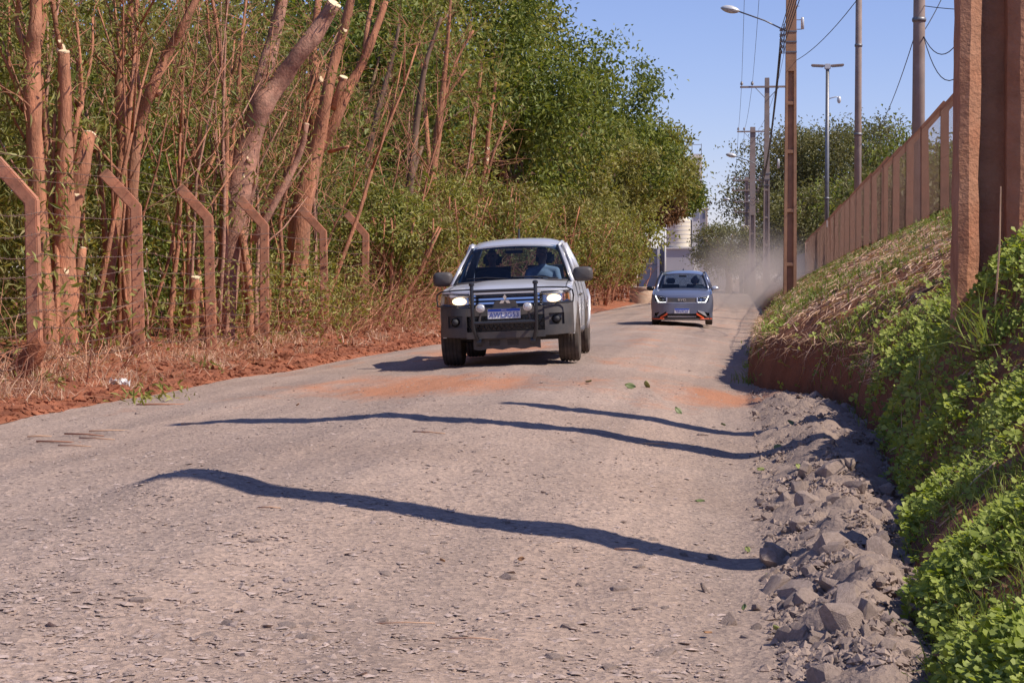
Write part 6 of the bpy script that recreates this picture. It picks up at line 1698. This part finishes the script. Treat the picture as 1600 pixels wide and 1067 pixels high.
mb = MB(); cp(mb, -.86, .86, .15, .21, -.01, .12, 20, 2); mb.build('front_lip', M['black_plastic'], car, True, sharp=R(40))
pe = bpy.data.objects.new('number_plate', None); link(pe, car); pe.location = (0, c_front(0, .42) - .02, .415)
mb = MB(); mb.box((0, 0, 0), (.42, .012, .135)); mb.build('plate', M['plate_white'], pe, bevel=.003)
mb = MB(); mb.box((0, -.0075, .048), (.412, .004, .036)); mb.build('blue_band', M['plate_blue'], pe)
text_part('TBX9C63', .094, M['plate_ink'], pe, (0, -.0085, -.018), wide=.95)
B0 = [Vector((s * .73, .42, 1.0)) for s in (-1, 1)]; B1 = [Vector((s * .58, 1.25, 1.435)) for s in (-1, 1)]
def cws(u, v):
    p = (B0[0] * (1 - u) + B0[1] * u) * (1 - v) + (B1[0] * (1 - u) + B1[1] * u) * v; b = 1 - (2 * u - 1) ** 2
    return p + Vector((0, -.12 * b, .03 * b + .03 * math.sin(v * 3.14)))
mb = MB(); mb.grid(cws, 14, 8); mb.build('windscreen', M['windscreen'], car, True)
def c_roof(u, v):
    y = 1.22 + 1.9 * v; w = .595 + .03 * math.sin(v * 3); x = (2 * u - 1) * w
    return (x, y - .10 * (1 - (x / w) ** 2) * (1 - v), float(np.interp(v, [0, .12, .4, .75, 1], [1.445, 1.49, 1.535, 1.53, 1.46])) + .035 * (1 - (x / w) ** 2) - .04 * abs(x / w) ** 6)
mb = MB(); mb.grid(c_roof, 16, 12, (0, 0, -.03)); mb.build('roof', M['blue_grey_paint'], car, True, sharp=R(40))
for s in (-1, 1):
    for a, b, r_ in (((.745, .36, 1.0), (.60, 1.28, 1.45), .032), ((.79, 1.5, 1.02), (.63, 1.6, 1.50), .035), ((.78, 2.7, 1.06), (.60, 2.9, 1.48), .09)):
        a_, b_2 = Vector((s * a[0], a[1], a[2])), Vector((s * b[0], b[1], b[2])); mb = MB(); mb.tube([a_, a_.lerp(b_2, .5) + Vector((s * .012, 0, .015)), b_2], r_, 8); mb.build('pillar', M['blue_grey_paint'], car, True)
    mb = MB(); mb.tube([(s * .60, 1.26, 1.45), (s * .64, 1.8, 1.51), (s * .61, 2.9, 1.48)], .03, 8); mb.build('roof_rail', M['black_gloss'], car, True)
    mb = MB(); quad_slab(mb, [(s * .75, .6, 1.02), (s * .78, 2.6, 1.05), (s * .62, 2.8, 1.46), (s * .61, 1.3, 1.44)], (-s * .005, 0, 0)); mb.build('side_window', M['side_glass'], car)
    mb = MB(); mb.grid(lambda u, v: (s * (.93 + .115 * math.cos(u * 6.283) * abs(math.sin(v * 3.1416)) ** .5), .62 - .09 * math.cos(v * 3.1416), 1.045 + .07 * math.sin(u * 6.283) * abs(math.sin(v * 3.1416)) ** .5), 14, 8); m_ = mb.build('door_mirror', M['silver_trim'] if s > 0 else M['black_gloss'], car, True)  # mirror pale on the sun side, black on the other: painted light and shade
    mb = MB(); mb.tube([(s * .78, .66, .98), (s * .88, .64, 1.0)], .025, 6); mb.build('mirror_foot', M['black_gloss'], m_, True)
mb = MB(); quad_slab(mb, [(-.58, 3.25, 1.08), (.58, 3.25, 1.08), (.52, 3.05, 1.44), (-.52, 3.05, 1.44)], (0, .006, 0)); mb.build('rear_window', M['side_glass'], car)
mb = MB(); mb.box((0, 3.42, .68), (1.5, .06, .85)); mb.build('tailgate', M['blue_grey_paint'], car, bevel=.02)
mb = MB(); mb.box((0, 1.35, .24), (1.6, 4.0, .08)); mb.build('underbody', M['black_plastic'], car)
mb = MB(); mb.grid(lambda u, v: ((u - .5) * 1.42, .42 + .5 * v, .97 + .02 * math.sin(v * 3)), 6, 4, (0, 0, -.22)); mb.build('dashboard', M['dash'], car, True, sharp=R(40))
mb = MB(); mb.tube([(-.6, .40, 1.03), (-.1, .32, 1.045)], .008, 5); mb.tube([(.0, .32, 1.045), (.62, .42, 1.03)], .008, 5); mb.build('wiper', M['cable'], car)
mb = MB(); mb.box((0, 1.0, 1.40), (.22, .03, .06)); mb.build('rear_view_mirror', M['dash'], car, bevel=.01)
mb = MB(); mb.tube([(0, 2.6, 1.55), (0, 2.68, 1.62)], [.03, .012], 6); mb.build('antenna', M['cable'], car)
for x in (-.36, .36): seat(car, x, 1.42, .52)
steering(car, .36, .92, .90)
for s in (-1, 1):
    wheel(car, (s * .76, 0, .325), .325, .205, s, .215); wheel(car, (s * .76, 2.7, .325), .325, .205, s, .215)
bpy.context.view_layer.update()
place(person((.36, 1.46, .52), 0, 'driver in a dark shirt at the wheel of the hatchback', shirt_d, True, R(5)), car)

# ------------------------------------------------------------------ dust hanging in the air behind the cars
def dust_cloud(name, c, r, dens, label, rot=0.0):
    bm = bmesh.new(); bmesh.ops.create_icosphere(bm, subdivisions=3, radius=1.0)
    me = bpy.data.meshes.new(name); bm.to_mesh(me); bm.free()
    o = link(bpy.data.objects.new(name, me)); o.location = c; o.scale = r; o.rotation_euler = (0, 0, rot)
    m, nt, b, out = node_mat('road_dust'); nt.nodes.remove(b)
    v = nt.nodes.new('ShaderNodeVolumePrincipled'); v.inputs['Color'].default_value = (.95, .79, .70, 1); v.inputs['Anisotropy'].default_value = .1
    tc = nt.nodes.new('ShaderNodeTexCoord'); ln = nt.nodes.new('ShaderNodeVectorMath'); ln.operation = 'LENGTH'; nt.links.new(tc.outputs['Object'], ln.inputs[0])
    mr = nt.nodes.new('ShaderNodeMapRange'); mr.interpolation_type = 'SMOOTHERSTEP'; mr.inputs[1].default_value = 1.0; mr.inputs[2].default_value = 0.1; mr.inputs[3].default_value = 0; mr.inputs[4].default_value = 1
    nt.links.new(ln.outputs['Value'], mr.inputs[0])
    nz = noise(nt, tc.outputs['Object'], 2.2, 2); nm = nt.nodes.new('ShaderNodeMapRange'); nm.inputs[1].default_value = .3; nm.inputs[2].default_value = .65; nm.inputs[3].default_value = .25; nt.links.new(nz.outputs['Fac'], nm.inputs[0])
    nt.links.new(math_n(nt, 'MULTIPLY', math_n(nt, 'MULTIPLY', mr.outputs[0], nm.outputs[0]), dens), v.inputs['Density'])
    nt.links.new(v.outputs[0], out.inputs['Volume']); me.materials.append(m)
    return tag(o, label, 'dust', kind='stuff')
q = at(1150, 435, 110)
dust_cloud('dust_cloud', (q.x + 1.2, q.y, .5), (5.5, 42, 4.6), .065, 'thin haze of brown dust hanging over the road behind the cars')
q = at(930, 545, 33); dust_cloud('dust_puff', (q.x - .2, q.y, .4), (1.0, 2.2, .7), .35, 'faint puff of dust behind the rear wheel of the pickup')
